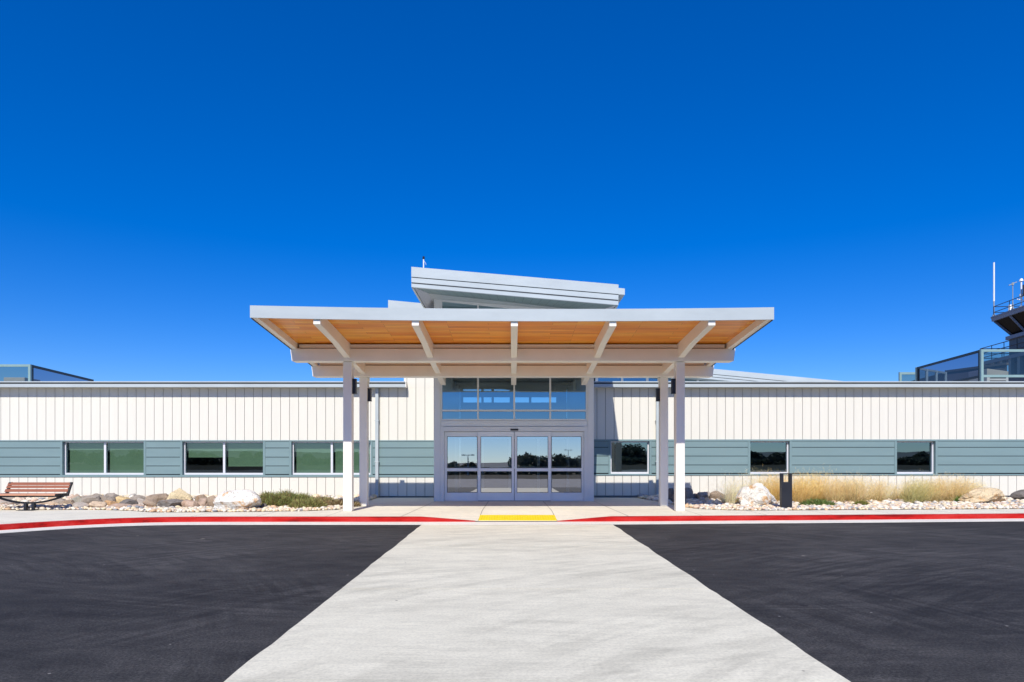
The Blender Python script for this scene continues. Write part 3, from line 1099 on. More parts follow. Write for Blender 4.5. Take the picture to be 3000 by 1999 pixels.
# ---- hall roof at the left and the long sloping roof at the right
HD = 22.4
m = MB()
xa, xb = PX(1137, HD), 2.2
za = PZ(879.5, HD)
sl = 0.092
zb_ = za - sl * (xb - xa)
m.hexa([(xa, HD, za - .45), (xb, HD, zb_ - .45), (xb, 33, zb_ - .45), (xa, 33, za - .45),
        (xa, HD, za), (xb, HD, zb_), (xb, 33, zb_), (xa, 33, za)])
m.box(XTALL, XTALL + .1, WALL + .15, 32, R(2.49), za - .46)
m.build("hall_roof", fascia_metal, term)
QD = 29.0
m = MB()
def q_top(x):
    return PZ(1081, QD) - 0.0953 * (x - PX(2092, QD))
xa, xb = 3.6, 18.0
steps = [0.0, .225, .34, .45]
for i in range(3):
    off = .012 * i
    a0, a1 = steps[i] + (.022 if i else 0), steps[i + 1]
    m.hexa([(xa, QD + off, q_top(xa) - a1), (xb, QD + off, q_top(xb) - a1), (xb, QD + .2, q_top(xb) - a1), (xa, QD + .2, q_top(xa) - a1),
            (xa, QD + off, q_top(xa) - a0), (xb, QD + off, q_top(xb) - a0), (xb, QD + .2, q_top(xb) - a0), (xa, QD + .2, q_top(xa) - a0)], 0)
m.hexa([(xa, QD + .2, q_top(xa) - .44), (xb, QD + .2, q_top(xb) - .44), (xb, 40, q_top(xb) - .44), (xa, 40, q_top(xa) - .44),
        (xa, QD + .2, q_top(xa) - .002), (xb, QD + .2, q_top(xb) - .002), (xb, 40, q_top(xb) - .002), (xa, 40, q_top(xa) - .002)], 0)
m.hexa([(xa + .01, QD + .05, q_top(xa) - .4), (xb, QD + .05, q_top(xb) - .4), (xb, QD + .19, q_top(xb) - .4), (xa, QD + .19, q_top(xa) - .4),
        (xa + .01, QD + .05, q_top(xa) - .1), (xb, QD + .05, q_top(xb) - .1), (xb, QD + .19, q_top(xb) - .1), (xa, QD + .19, q_top(xa) - .1)], 1)
sr = m.build("sloping_roof", [fascia_metal, drip_dark], term)
g = MB()
for k in range(9):
    x0 = 3.7 + k * 1.1
    m = MB()
    m.box(x0 - .05, x0 + .05, QD + .75, QD + .85, R(2.3), q_top(x0) - .45)
    m.build("clerestory_post", white_paint, term)
    if k < 8:
        g.quad((x0 + .05, QD + .8, R(2.3)), (x0 + 1.05, QD + .8, R(2.3)), (x0 + 1.05, QD + .8, q_top(x0 + 1.05) - .45), (x0 + .05, QD + .8, q_top(x0 + .05) - .45))
g.build("clerestory_glass", glass_upper, term)
m = MB()
m.box(3.65, 13, QD + 2.0, QD + 2.1, R(2.3), R(3.6))
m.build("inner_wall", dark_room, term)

# ---------------------------------------------------------------- entrance canopy
can = thing("entrance_canopy", "flat steel entrance canopy with orange wooden soffit on four pale square columns", "canopy", (0.05, 17.2, 0.12))
CX = [-4.14, -2.05, 0.05, 2.14, 4.24]
FD, RD_ = 14.45, 19.14
CXL, CXR = -5.54, 5.54
def zs(y):            # soffit plane, falling towards the building
    if y < 17.1:
        return R(3.02) - 0.067 * (y - FD)
    return R(2.8425) - 0.105 * (y - 17.1)
def bow(x, y):        # slight rise of the front edge at the corners
    w = min(1, max(0, (17.1 - y) / 2.7))
    t = x / 5.54
    return w * (0.055 * t * t - 0.020 * t)
# columns
CW = 0.225
for cx, yy, bt in ((CX[0], 17.17, 2.37), (CX[4], 17.17, 2.37), (CX[0], 19.0, 2.2), (CX[4], 19.0, 2.2)):
    m = MB()
    m.box(cx - CW / 2, cx + CW / 2, yy, yy + CW, 0.119, R(bt) + .01)
    m.build("column", steel_white, can, bevel=0.022)
# beams
for y0, y1, zb, ztp in ((17.1, 17.46, 2.385, 2.70), (18.9, 19.24, 2.205, 2.515)):
    m = MB()
    m.prism_y([(CXL - .02 + .0, R(ztp)), (CXL + .02, R(zb)), (CXR + .02, R(zb)), (CXR + .06, R(ztp))], y0, y1)
    b = m.build("beam", steel_white, can, bevel=0.012)
# blocking trim above each beam
for y0, ztp in ((17.14, 2.70), (18.94, 2.515)):
    m = MB()
    m.box(CXL + .2, CXR - .2, y0, y0 + .26, R(ztp) + .022, zs(y0 + .26) - .004)
    m.box(CXL + .2, CXR - .2, y0 + .04, y0 + .22, R(ztp) - .02, R(ztp) + .0215, 1)
    m.build("blocking", [steel_white, drip_dark], can)
# rafters
for i, cx in enumerate(CX):
    m = MB()
    w = .075
    ye = 20.35 if 0 < i < 4 else 19.36
    prof_top = [(14.475, zs(14.475) - .003), (17.1, zs(17.1) - .003), (18.95, zs(18.95) - .003), (ye, zs(ye) - .02)]
    prof_bot = [(ye, R(2.12 + (20.35 - ye) * .12)), (18.9, R(2.29)), (17.1, R(2.47)), (16.0, R(2.63)), (14.475, R(2.755))]
    pts = prof_top + prof_bot
    base = len(m.v)
    vs = [(cx - w, y, z + (bow(cx, y) if y < 17.1 else 0)) for y, z in pts] + [(cx + w, y, z + (bow(cx, y) if y < 17.1 else 0)) for y, z in pts]
    n = len(pts)
    fs = [tuple(range(n)), tuple(range(2 * n - 1, n - 1, -1))] + [((k + 1) % n, k, n + k, n + (k + 1) % n) for k in range(n)]
    m.add(vs, fs)
    m.build("rafter", steel_white, can, bevel=0.006)
# roof deck and fascias (one mesh), soffit boards below
NX = 16
xs_ = [CXL + (CXR - CXL) * i / NX for i in range(NX + 1)]
m = MB()
def grid_slab(m, xs, ys, zlo, zhi, mi=0):
    for a, b in zip(xs, xs[1:]):
        for c, d in zip(ys, ys[1:]):
            m.hexa([(a, c, zlo(a, c)), (b, c, zlo(b, c)), (b, d, zlo(b, d)), (a, d, zlo(a, d)),
                    (a, c, zhi(a, c)), (b, c, zhi(b, c)), (b, d, zhi(b, d)), (a, d, zhi(a, d))], mi)
def surf(m, xs, ys, z, mi=0):
    for a, b in zip(xs, xs[1:]):
        for c, d in zip(ys, ys[1:]):
            m.quad((a, c, z(a, c)), (b, c, z(b, c)), (b, d, z(b, d)), (a, d, z(a, d)), mi)
ysr = [FD + .05, 15.4, 16.3, 17.1, RD_]
surf(m, xs_, ysr, lambda x, y: zs(y) + bow(x, y) + .07)
deck = m.build("roof_deck", fascia_metal, can, fix=False)
m = MB()
xi = [CXL + .15 + (CXR - CXL - .3) * i / NX for i in range(NX + 1)]
surf(m, xi, [FD + .06, 15.4, 16.3, 17.1, RD_ - .02], lambda x, y: zs(y) + bow(x, y))
m.build("soffit", soffit_wood, can, fix=False)
m = MB()
for a, b in zip(xs_, xs_[1:]):
    def zt(x): return R(3.115) + bow(x, FD)
    def zb(x): return R(2.857) + bow(x, FD)
    m.hexa([(a, FD - .02, zb(a)), (b, FD - .02, zb(b)), (b, FD + .02, zb(b)), (a, FD + .02, zb(a)),
            (a, FD - .02, zt(a)), (b, FD - .02, zt(b)), (b, FD + .02, zt(b)), (a, FD + .02, zt(a))])
m.build("fascia", fascia_metal, can)
for s, xa, xb in ((-1, CXL + .02, CXL + .15), (1, CXR - .15, CXR - .02)):
    m = MB()
    yy = [FD + .051, 15.4, 16.3, 17.1, RD_]
    grid_slab(m, [xa, xb], yy, lambda x, y: zs(y) - .155 + bow(x, y), lambda x, y: zs(y) + .05 + bow(x, y))
    xo = (CXL, CXL + .019) if s < 0 else (CXR - .019, CXR)
    grid_slab(m, list(xo), yy, lambda x, y: zs(y) - .17 + bow(x, y), lambda x, y: zs(y) + .085 + bow(x, y), 1)
    m.build("side_trim", [steel_white, drip_dark], can)
# unseen link deck from canopy to entrance, outline shaped to shade the storefront
m = MB()
YL = 21.04
a, b, c, d = (-2.72, RD_ + .001), (2.36, RD_ + .001), (2.64, YL), (-2.62, YL)
m.hexa([(*q, zs(q[1])) for q in (a, b, c, d)] + [(*q, zs(q[1]) + .07) for q in (a, b, c, d)])
m.build("link_deck", steel_white, can)

# black lights on the columns, each with its conduit
def column_light(cx, y0, side, z0, z1, label):
    x = cx + side * (CW / 2 + 0.045)
    t = thing("column_light", label, "wall light", (x, y0 + .1, z0), "black lights on the canopy columns")
    m = MB()
    m.box(x - .043, x + .043, y0 + .03, y0 + .19, z0, z1)
    m.build("housing", black_metal, t, bevel=0.008)
    for za, zb in ((z0 - .012, z0 - .001), (z1 + .001, z1 + .012)):
        m = MB()
        m.box(x - .050, x + .050, y0 + .02, y0 + .20, za, zb)
        m.build("end_cap", black_metal, t)
    m = MB()
    xc = cx + side * (CW / 2 + .02)
    m.tube((xc, y0 + .1, z1 + .012), (xc, y0 + .1, R(2.21)), .013, 8)
    m.box(xc - .03, xc + .03, y0 + .07, y0 + .13, z1 + .22, z1 + .30)
    m.build("conduit", steel_white, t, smooth=False)
column_light(CX[0], 17.17, 1, R(1.59), R(1.94), "black light on the nearer left column")
column_light(CX[0], 19.0, 1, R(1.55), R(1.88), "black light on the farther left column, beside the downspout")
column_light(CX[4], 17.17, -1, R(1.59), R(1.94), "black light on the nearer right column")
column_light(CX[4], 19.0, -1, R(1.55), R(1.88), "black light on the farther right column")

# ---------------------------------------------------------------- roof screens, mast, tower
def roof_screen(label, corner, front_end, side_end, back_end, ztop, zlow, side_mat):
    t = thing("glass_screen", label, "glass screen", (corner[0], corner[1], R(2.486)))
    c, fe, se = Vector((*corner, 0)), Vector((*front_end, 0)), Vector((*side_end, 0))
    def panel(a, b, fmat, gmat, nm, npost=1):
        m = MB()
        za, zb = zlow, ztop
        A, B = Vector((a.x, a.y, 0)), Vector((b.x, b.y, 0))
        Z = Vector((0, 0, 1))
        m.bar(A + Z * zb, B + Z * zb, .07, .09)
        m.bar(A + Z * za, B + Z * za, .07, .09)
        for i in range(npost + 1):
            P = A.lerp(B, i / npost)
            m.box(P.x - .045, P.x + .045, P.y - .045, P.y + .045, R(2.486), zb + .045)
        f = m.build(nm, fmat, t)
        g = MB()
        g.quad(A + Z * (za + .04), B + Z * (za + .04), B + Z * (zb - .04), A + Z * (zb - .04))
        g.build("glass", gmat, f)
    panel(c, fe, screen_frame, glass_screen, "front_panel", 2)
    d = (se - c).normalized() * .11
    panel(c + d, se, screen_dark, side_mat, "side_panel")
    if back_end:
        be = Vector((*back_end, 0))
        panel(se + Vector((0, .12, 0)), be, screen_frame, glass_screen, "back_panel", 3)
    return t
roof_screen("green framed glass screen on the roof above the bench", (PX(88, 26), 26), (PX(88, 26) - 5.5, 26), (PX(270, 31.1), 31.1), None, R(3.45), R(2.62), glass_screen_side)
roof_screen("green framed glass screen on the roof in front of the tower", (PX(2876, 26), 26), (PX(2876, 26) + 5, 26), (PX(2690, 31.1), 31.1), (PX(2770, 33), 33), R(4.02), R(3.05), glass_screen_side)
# low second screen reaching left of the first
t = thing("glass_screen", "small low glass screen left of the tower screen", "glass screen", (PX(2634, 33), 33, R(2.486)))
m = MB()
xa, xb = PX(2634, 33), PX(2692, 33)
m.box(xa, xa + .1, 32.95, 33.05, R(2.486), R(4.06))
m.box(xa + .1, xb, 32.96, 33.04, R(3.95), R(4.06))
fo = m.build("frame", screen_frame, t)
g = MB()
g.quad((xa + .1, 33, R(2.6)), (xb, 33, R(2.6)), (xb, 33, R(3.95)), (xa + .1, 33, R(3.95)))
g.build("glass", glass_screen, fo)

# rooftop plant behind the screens
def roof_unit(x0, x1, y0, y1, z0, z1, label, slope=0.0, mat=unit_grey):
    t = thing("rooftop_unit", label, "rooftop unit", ((x0 + x1) / 2, (y0 + y1) / 2, z0))
    m = MB()
    m.hexa([(x0, y0, z0), (x1, y0, z0), (x1, y1, z0), (x0, y1, z0), (x0, y0, z1), (x1, y0, z1 - slope), (x1, y1, z1 - slope), (x0, y1, z1)])
    m.build("casing", mat, t, bevel=.02)
    m = MB()
    for k in range(5):
        zz = z0 + .15 + (z1 - slope - z0 - .3) * k / 5
        m.box(x0 + .12, x1 - .12, y0 - .02, y0 - .001, zz, zz + .04)
    m.build("grille", drip_dark, t)
    m = MB()
    m.box(x0 - .06, x1 + .06, y0 - .06, y1 + .06, z0 - .12, z0 - .001)
    m.build("base", drip_dark, t)
    return t
RZ = R(2.49)
roof_unit(PX(2892, 29), PX(2955, 29), 29, 30.2, RZ + .12, PZ(1080, 29), "grey rooftop unit with sloping lid behind the tower screen", .12)
roof_unit(PX(10, 29.5), PX(72, 29.5), 29.5, 30.5, RZ + .12, PZ(1106, 29.5), "low grey rooftop unit behind the screen above the bench", 0.0)
# parapet block: dark penthouse behind the side glass
t = thing("roof_penthouse", "dark grey penthouse wall rising behind the tower screen", "penthouse", (19.6, 32, R(2.49)))
m = MB()
m.hexa([(PX(2745, 34), 34, RZ), (PX(2960, 30.4), 30.6, RZ), (PX(2960, 30.4) + .3, 38, RZ), (PX(2745, 34) + .6, 38, RZ),
        (PX(2770, 34), 34, PZ(1091, 34)), (PX(2960, 30.4), 30.6, PZ(1068, 30.6)), (PX(2960, 30.4) + .3, 38, PZ(1068, 30.6)), (PX(2770, 34) + .6, 38, PZ(1091, 34))])
m.build("wall", tower_dark, t)
m = MB()
m.bar((PX(2770, 34), 33.97, PZ(1089, 34)), (PX(2960, 30.4), 30.57, PZ(1066, 30.6)), .12, .10)
m.build("coping", tower_dark, t)

# mast on the high roof
t = thing("roof_mast", "short white mast with dark tip on the high roof", "mast", (PX(1241, 19.6), 19.6, R(5.02)))
m = MB()
xm = PX(1241, 19.6)
m.tube((xm, 19.6, R(5.0)), (xm, 19.6, PZ(760, 19.6)), .018, 8)
m.build("pole", white_paint, t, smooth=False)
m = MB()
m.tube((xm, 19.6, PZ(760, 19.6)), (xm, 19.6, PZ(752, 19.6)), .026, 8, .03)
m.tube((xm - .035, 19.6, PZ(757, 19.6)), (xm + .035, 19.6, PZ(757, 19.6)), .012, 6)
m.build("tip", black_metal, t)
m = MB()
for i in range(5):
    a = i / 5 * .3
    m.tube((xm + .02 + .05 * math.sin(i / 5 * 1.6), 19.6, PZ(766, 19.6) - a * .35), (xm + .02 + .05 * math.sin((i + 1) / 5 * 1.6), 19.6, PZ(766, 19.6) - (a + .06) * .35), .005, 5)
m.build("cable", white_paint, t)

# control tower, far right
TD = 50.0
tx, ty = PX(2904, TD), TD
ang = 0.126
u = Vector((-ang, -1, 0)).normalized()       # along the left face towards the viewer
r_ = Vector((1, -ang, 0)).normalized()       # to the right
tower = thing("control_tower", "dark airport control tower with outward leaning cab windows beyond the roof", "control tower", (tx, ty, 0))
P0 = Vector((tx, ty, 0))
LEN = 8.0
def ring(P, inset, z, L=LEN):
    a = P + u * inset + r_ * inset
    b = P + u * (L - inset) + r_ * inset
    c = P + u * (L - inset) + r_ * (L - inset)
    d = P + u * inset + r_ * (L - inset)
    return [Vector((q.x, q.y, z)) for q in (a, b, c, d)]
def frustum(m, lo, hi, mi=0):
    m.add([*lo, *hi], [(3, 2, 1, 0), (4, 5, 6, 7), (0, 1, 5, 4), (1, 2, 6, 5), (2, 3, 7, 6), (3, 0, 4, 7)], mi)
Z1, Z2, Z3 = R(10.2), R(9.85), R(8.62)
m = MB()
frustum(m, ring(P0, 0.02, Z2), ring(P0, 0.0, Z1 - .12))
frustum(m, ring(P0, -.03, Z1 - .119), ring(P0, -.03, Z1))
m.build("cab_roof", tower_trim, tower)
m = MB()
lo, hi = ring(P0, .95, Z3), ring(P0, .16, Z2 - .001)
for i in range(4):
    a0, b0, a1, b1 = lo[i], lo[(i + 1) % 4], hi[i], hi[(i + 1) % 4]
    for k in (0, .25, .5, .75, 1.0):
        m.bar(a0.lerp(b0, k), a1.lerp(b1, k), .17, .17)
cabm = m.build("cab_mullions", tower_trim, tower)
g = MB()
for i in range(4):
    g.quad(lo[i], lo[(i + 1) % 4], hi[(i + 1) % 4], hi[i])
g.build("cab_glass", glass_cab, cabm)
m = MB()
frustum(m, ring(P0, 1.1, Z3 - 1.0), ring(P0, 1.1, Z3 - .02))
m.build("cab_floor", tower_dark, tower)
m = MB()
frustum(m, ring(P0, .62, Z3 - .25), ring(P0, .62, Z3))
m.build("sill_ledge", tower_trim, tower)
m = MB()
frustum(m, ring(P0, .78, R(6.95)), ring(P0, .78, Z3 - .251))
frustum(m, ring(P0, .8, 0), ring(P0, .8, R(6.70)))
m.build("shaft", tower_dark, tower)
m = MB()
frustum(m, ring(P0, -.55, R(6.70)), ring(P0, -.55, R(6.94)))
m.build("balcony", tower_trim, tower)
def railing(inset, z0, z1, name, mat):
    m = MB()
    q0, q1 = ring(P0, inset, z0), ring(P0, inset, z1)
    for i in range(4):
        a, b = q1[i], q1[(i + 1) % 4]
        for f in (1.0, .62, .3):
            zz = z0 + (z1 - z0) * f
            m.tube(Vector((a.x, a.y, zz)), Vector((b.x, b.y, zz)), .028, 6)
        for k in range(6):
            p = a.lerp(b, k / 6)
            m.tube(Vector((p.x, p.y, z0)), Vector((p.x, p.y, z1)), .025, 6)
    return m.build(name, mat, tower)
railing(-.5, R(6.94), R(7.95), "balcony_railing", black_metal)
m = MB()
q = ring(P0, .10, Z1)
for i in range(4):
    a, b = q[i], q[(i + 1) % 4]
    for dz in (.30, .72):
        m.tube(a + Vector((0, 0, dz)), b + Vector((0, 0, dz)), .025, 6)
    for k in range(4):
        p = a.lerp(b, k / 4)
        m.tube(p, p + Vector((0, 0, .74)), .022, 6)
m.build("roof_railing", black_metal, tower)
m = MB()
frustum(m, ring(P0 + u * -1.2, -2.2, 0, 9), ring(P0 + u * -1.2, -2.2, R(5.2), 9))
m.build("lower_block", tower_dark, tower)
for k in range(7):
    m = MB()
    p = P0 + u * (1.0 * k) - r_ * .3
    m.box(p.x - .12, p.x + .12, p.y - .12, p.y + .12, R(5.2), R(6.7))
    m.build("balcony_bracket", unit_grey, tower)

def antenna(p, z0, z1, r, label, kind):
    t = thing("antenna", label, "antenna", (p.x, p.y, z0), "antennas on the tower roof")
    m = MB()
    m.tube((p.x, p.y, z0), (p.x, p.y, z0 + (z1 - z0) * .28), .04, 8)
    m.tube((p.x, p.y, z0), (p.x, p.y, z0 + .12), .10, 8)
    m.build("base", unit_grey if kind != 'ball' else white_paint, t)
    m = MB()
    if kind == 'whip':
        m.tube((p.x, p.y, z0 + (z1 - z0) * .28), (p.x, p.y, z1), r, 10)
    elif kind == 'tee':
        m.tube((p.x, p.y, z0 + (z1 - z0) * .28), (p.x, p.y, z1), .025, 8)
        m.bar((p.x - .28, p.y, z1 - .12), (p.x + .28, p.y, z1 + .12), .05, .05)
        m.tube((p.x, p.y, z1 - .12), (p.x, p.y, z1 + .06), .07, 8)
    else:
        m.tube((p.x, p.y, z0 + (z1 - z0) * .28), (p.x, p.y, z1 - .12), .05, 8)
        m.tube((p.x, p.y, z1 - .16), (p.x, p.y, z1), .14, 10, .08)
        m.tube((p.x, p.y, z0 + .75), (p.x, p.y, z0 + .95), .12, 10)
        m.bar((p.x - .3, p.y, z0 + .6), (p.x + .3, p.y, z0 + .5), .05, .05)
    m.build("rod", white_paint if kind != 'tee' else unit_grey, t)
    return t
antenna(P0 + u * .12 + r_ * .12, Z1, R(14.15), .055, "tall white whip antenna on the far corner of the tower roof", 'whip')
antenna(P0 + u * 2.35 + r_ * .15, Z1, R(12.05), .05, "small crooked T-shaped antenna on the tower roof rail", 'tee')
antenna(P0 + u * 3.05 + r_ * .3, Z1, R(12.2), .05, "white knobbed antenna mast at the right of the tower roof", 'ball')
t = thing("roof_lamp", "small white obstruction light beside the tall antenna", "light", ((P0 + u * .5 + r_ * 1.2).x, (P0 + u * .5).y, Z1))
m = MB()
p = P0 + u * .5 + r_ * 1.0
m.tube((p.x, p.y, Z1), (p.x, p.y, Z1 + .35), .03, 8)
m.tube((p.x, p.y, Z1 + .35), (p.x, p.y, Z1 + .75), .13, 10, .1)
m.build("lamp_body", white_paint, t)
t = thing("equipment_box", "dark equipment box at the right end of the tower roof", "box", ((P0 + u * 3.6).x, (P0 + u * 3.6).y, Z1))
m = MB()
p = P0 + u * 3.6 + r_ * .5
m.box(p.x - .25, p.x + .5, p.y - .3, p.y + .3, Z1 + .75, Z1 + 1.5)
m.tube((p.x, p.y, Z1), (p.x, p.y, Z1 + .75), .05, 8)
m.build("casing", tower_dark, t)

# ---------------------------------------------------------------- bench, bollard
BX0, BX1 = -13.28, -11.60
bench = thing("park_bench", "wooden slatted bench on a bowed black steel frame beside the rocks", "bench", ((BX0 + BX1) / 2, 17.55, 0.12))
SZ = 0.545
m = MB()
for k in range(5):
    y = 17.35 + k * .092
    m.box(BX0 - .0, BX1 - .02, y, y + .078, SZ - .04, SZ)
m.build("seat", sunlit_seat_wood, bench, bevel=.006)
m = MB()
bt = (17.86, SZ + .02)
tp = (18.02, 0.815)
for zz0, zz1 in ((.820, .748), (.738, .674), (.648, .576)):
    y0 = 17.83 + (zz1 - SZ) * .62
    y1 = 17.83 + (zz0 - SZ) * .62
    m.hexa([(BX0 + .0, y0, zz1), (BX1 - .03, y0, zz1), (BX1 - .03, y0 + .035, zz1), (BX0 + .0, y0 + .035, zz1),
            (BX0 + .0, y1, zz0), (BX1 - .03, y1, zz0), (BX1 - .03, y1 + .035, zz0), (BX0 + .0, y1 + .035, zz0)])
m.build("backrest", bench_wood, bench, bevel=.005)
for x0 in (BX0 + .02, BX1 - .06):
    m = MB()
    s = .05
    m.hexa([(x0, 17.83, SZ - .05), (x0 + s, 17.83, SZ - .05), (x0 + s, 17.90, SZ - .05), (x0, 17.90, SZ - .05),
            (x0, 18.0, .825), (x0 + s, 18.0, .825), (x0 + s, 18.07, .825), (x0, 18.07, .825)])
    m.bar((x0 + s / 2, 17.36, SZ - .055), (x0 + s / 2, 17.9, SZ - .055), s, .04)
    for k in range(5):
        y = 17.35 + k * .092
        m.box(x0 + s, x0 + s + .012, y + .004, y + .074, SZ - .05, SZ + .006)
    m.build("side_frame", black_metal, bench)
NS = 18
ya = 17.6
m = MB()
pr = None
for i in range(NS + 1):
    t_ = i / NS
    x = BX0 - .05 + (BX1 - BX0 + .08) * t_
    z = SZ - .065 - .175 * (1 - (2 * t_ - 1) ** 2)
    if pr:
        m.bar(pr, (x, ya, z), .06, .045)
    pr = (x, ya, z)
m.bar((BX0, ya, SZ - .065), (BX1 - .02, ya, SZ - .065), .06, .045)
m.build("bow_rail", black_metal, bench)
bxm = (BX0 + BX1) / 2 + .02
for dx in (-.11, .09):
    m = MB()
    m.box(bxm + dx - .035, bxm + dx + .035, 17.56, 17.64, .128, SZ - .22)
    m.build("leg", black_metal, bench)
m = MB()
m.box(bxm - .22, bxm + .2, 17.38, 17.82, .118, .1275)
m.build("base_plate", black_metal, bench)

bx0, bx1, byd = PX(2290, 17.75), PX(2321, 17.75), 17.75
bol = thing("bollard_light", "black square bollard light with an open square head beside the white boulder", "bollard light", ((bx0 + bx1) / 2, byd, 0.12))
zt = PZ(1387, byd)
m = MB()
m.box(bx0, bx1, byd, byd + .14, .10, zt - .23)
m.build("post", black_metal, bol, bevel=.004)
m = MB()
m.box(bx0, bx0 + .052, byd + .002, byd + .138, zt - .2295, zt - .02)
m.box(bx1 - .052, bx1, byd + .002, byd + .138, zt - .2295, zt - .02)
m.box(bx0, bx1, byd, byd + .14, zt - .0195, zt)
m.build("lamp_head", black_metal, bol)
for xx in (bx0 + .1, bx1 - .06):
    m = MB()
    m.tube((xx, byd - .006, .15), (xx, byd + .002, .15), .012, 8)
    m.build("bolt", white_paint, bol)

# ---------------------------------------------------------------- rocks
C_GREY, C_LGREY, C_DARK = (.37, .315, .26), (.46, .40, .34), (.19, .17, .155)
C_TAN, C_BROWN, C_PINK = (.56, .42, .28), (.37, .28, .20), (.50, .37, .28)
C_ORANGE, C_GOLD, C_BEIGE = (.60, .37, .19), (.70, .52, .27), (.64, .49, .34)
def rock(x0, x1, ytop, d, col, label, seed, cat="rock", mat=None, zbot=0.07, depth=0.75, cuts=16, sub=4, flat=0.58, group=None, name="rock", pts=None, rough=.05, boxy=1.0):
    rnd = random.Random(seed)
    bm = bmesh.new()
    bmesh.ops.create_icosphere(bm, subdivisions=sub, radius=1.0)
    planes = []
    for _ in range(cuts):
        v = Vector((rnd.gauss(0, 1), rnd.gauss(0, 1), rnd.gauss(0.15, .8))).normalized()
        planes.append((v, rnd.uniform(flat, .95)))
    off = Vector((rnd.uniform(-50, 50), rnd.uniform(-50, 50), rnd.uniform(-50, 50)))
    for v in bm.verts:
        c = Vector([math.copysign(abs(q) ** boxy, q) for q in v.co])
        for n_, h in planes:
            dd = c.dot(n_) - h
            if dd > 0:
                c = c - n_ * dd * .93
        k = 1 + .16 * noise.noise(c * 1.1 + off) + rough * noise.noise(c * 3.7 + off) + rough * .6 * noise.noise(c * 9 + off)
        v.co = c * k
    mn = Vector([min(v.co[i] for v in bm.verts) for i in range(3)])
    mx = Vector([max(v.co[i] for v in bm.verts) for i in range(3)])
    X0, X1, ZT = PX(x0, d), PX(x1, d), PZ(ytop, d)
    W = X1 - X0
    DP = W * depth
    for v in bm.verts:
        q = [(v.co[i] - mn[i]) / (mx[i] - mn[i]) for i in range(3)]
        x = (q[0] - .5) * W
        if pts:           # skyline given as heights along the width
            f = q[0] * (len(pts) - 1)
            i = min(int(f), len(pts) - 2)
            hh = pts[i] + (pts[i + 1] - pts[i]) * (f - i)
        else:
            hh = 1.0
        v.co = Vector((x, (q[1] - .5) * DP, q[2] * (ZT - zbot) * hh))
    me = bpy.data.meshes.new(name)
    bm.to_mesh(me)
    bm.free()
    me.polygons.foreach_set("use_smooth", [False] * len(me.polygons))
    me.materials.append(mat or rock_mat)
    o = bpy.data.objects.new(name, me)
    COL.objects.link(o)
    o.location = ((X0 + X1) / 2, d + DP * .5 * .6, zbot)
    o.color = (*col, 1)
    tag(o, label, cat, group)
    return o
G1 = "rocks left of the entrance"
G2 = "rocks right of the entrance"
RL = [
 # x0, x1, ytop, depth, colour, label
 (-18, 36, 1461, 17.95, C_LGREY, "pale grey rock below the left end of the bench"),
 (12, 47, 1480, 17.8, C_TAN, "low tan rock under the bench, left of its legs"),
 (36, 56, 1468, 18.3, C_DARK, "small dark rock behind the low tan rock under the bench"),
 (44, 82, 1477, 17.9, C_LGREY, "flat light grey rock just left of the bench legs"),
 (80, 104, 1475, 18.1, C_GREY, "grey rock seen between the two bench legs"),
 (102, 166, 1469, 18.55, C_BEIGE, "wide sandy rock behind the bench legs, on their right"),
 (114, 172, 1479, 17.95, C_TAN, "long low tan rock right of the bench legs, at the pavement edge"),
 (150, 197, 1459, 19.2, C_GREY, "grey rock under the right end of the bench seat"),
 (163, 217, 1465, 18.15, C_BROWN, "brown rock at the pavement edge under the bench's right end"),
 (138, 166, 1446, 20.2, C_BEIGE, "beige rock peeping just above the bench seat"),
 (207, 235, 1447, 20.4, C_PINK, "pinkish rock at the back, right beside the bench backrest"),
 (228, 250, 1452, 20.6, C_GREY, "small grey rock at the back, right of the pinkish one beside the bench"),
 (205, 247, 1454, 19.3, (.37, .35, .29), "olive grey rounded rock right of the bench end"),
 (201, 255, 1472, 17.95, C_LGREY, "light grey rock with a shaded right end, at the pavement edge right of the bench"),
 (233, 292, 1451, 18.9, C_GREY, "large leaning grey rock above the beige pavement-edge rock"),
 (260, 295, 1446, 19.9, C_GREY, "grey cap rock on top of the large leaning grey rock"),
 (282, 333, 1453, 19.1, C_GREY, "broad grey rock above the small orange rock"),
 (301, 344, 1445, 20.1, C_GREY, "domed grey rock at the back, highest left of the golden slab"),
 (252, 304, 1469, 17.9, C_BEIGE, "smooth beige rock at the pavement edge, between light grey and tan rocks"),
 (300, 342, 1466, 18.35, C_ORANGE, "small orange rock in the middle of the left rock pile"),
 (330, 374, 1454, 19.3, C_GOLD, "flat golden slab in the middle of the left rock pile"),
 (304, 379, 1476, 17.9, C_PINK, "long low pinkish tan rock at the pavement edge below the orange one"),
 (346, 398, 1463, 18.4, C_DARK, "dark speckled rock right of the golden slab"),
 (376, 425, 1451, 20.0, C_GREY, "grey rock with a dark notch at the back, right of the golden slab"),
 (396, 430, 1460, 19.1, C_LGREY, "small light grey rock below the notched grey rock"),
 (420, 490, 1447, 19.2, C_BROWN, "big brown rock left of the golden boulder"),
 (377, 417, 1478, 17.9, C_PINK, "small pinkish rock at the pavement edge where the pale pebbles begin"),
 (413, 458, 1463, 18.1, C_BROWN, "upright brown rock left of the long dark grey one"),
 (448, 530, 1463, 17.95, (.27, .24, .215), "long dark grey rock in front of the golden boulder"),
 (526, 578, 1465, 18.1, C_PINK, "pinkish grey rock right of the long dark grey rock"),
 (566, 610, 1449, 19.4, C_BROWN, "brown rock behind, between the golden and the white boulder"),
 (572, 615, 1460, 18.3, C_PINK, "pinkish rock below the brown one, left of the white boulder"),
 (603, 632, 1452, 18.1, C_BROWN, "upright tan brown rock leaning on the white boulder's left side"),
]
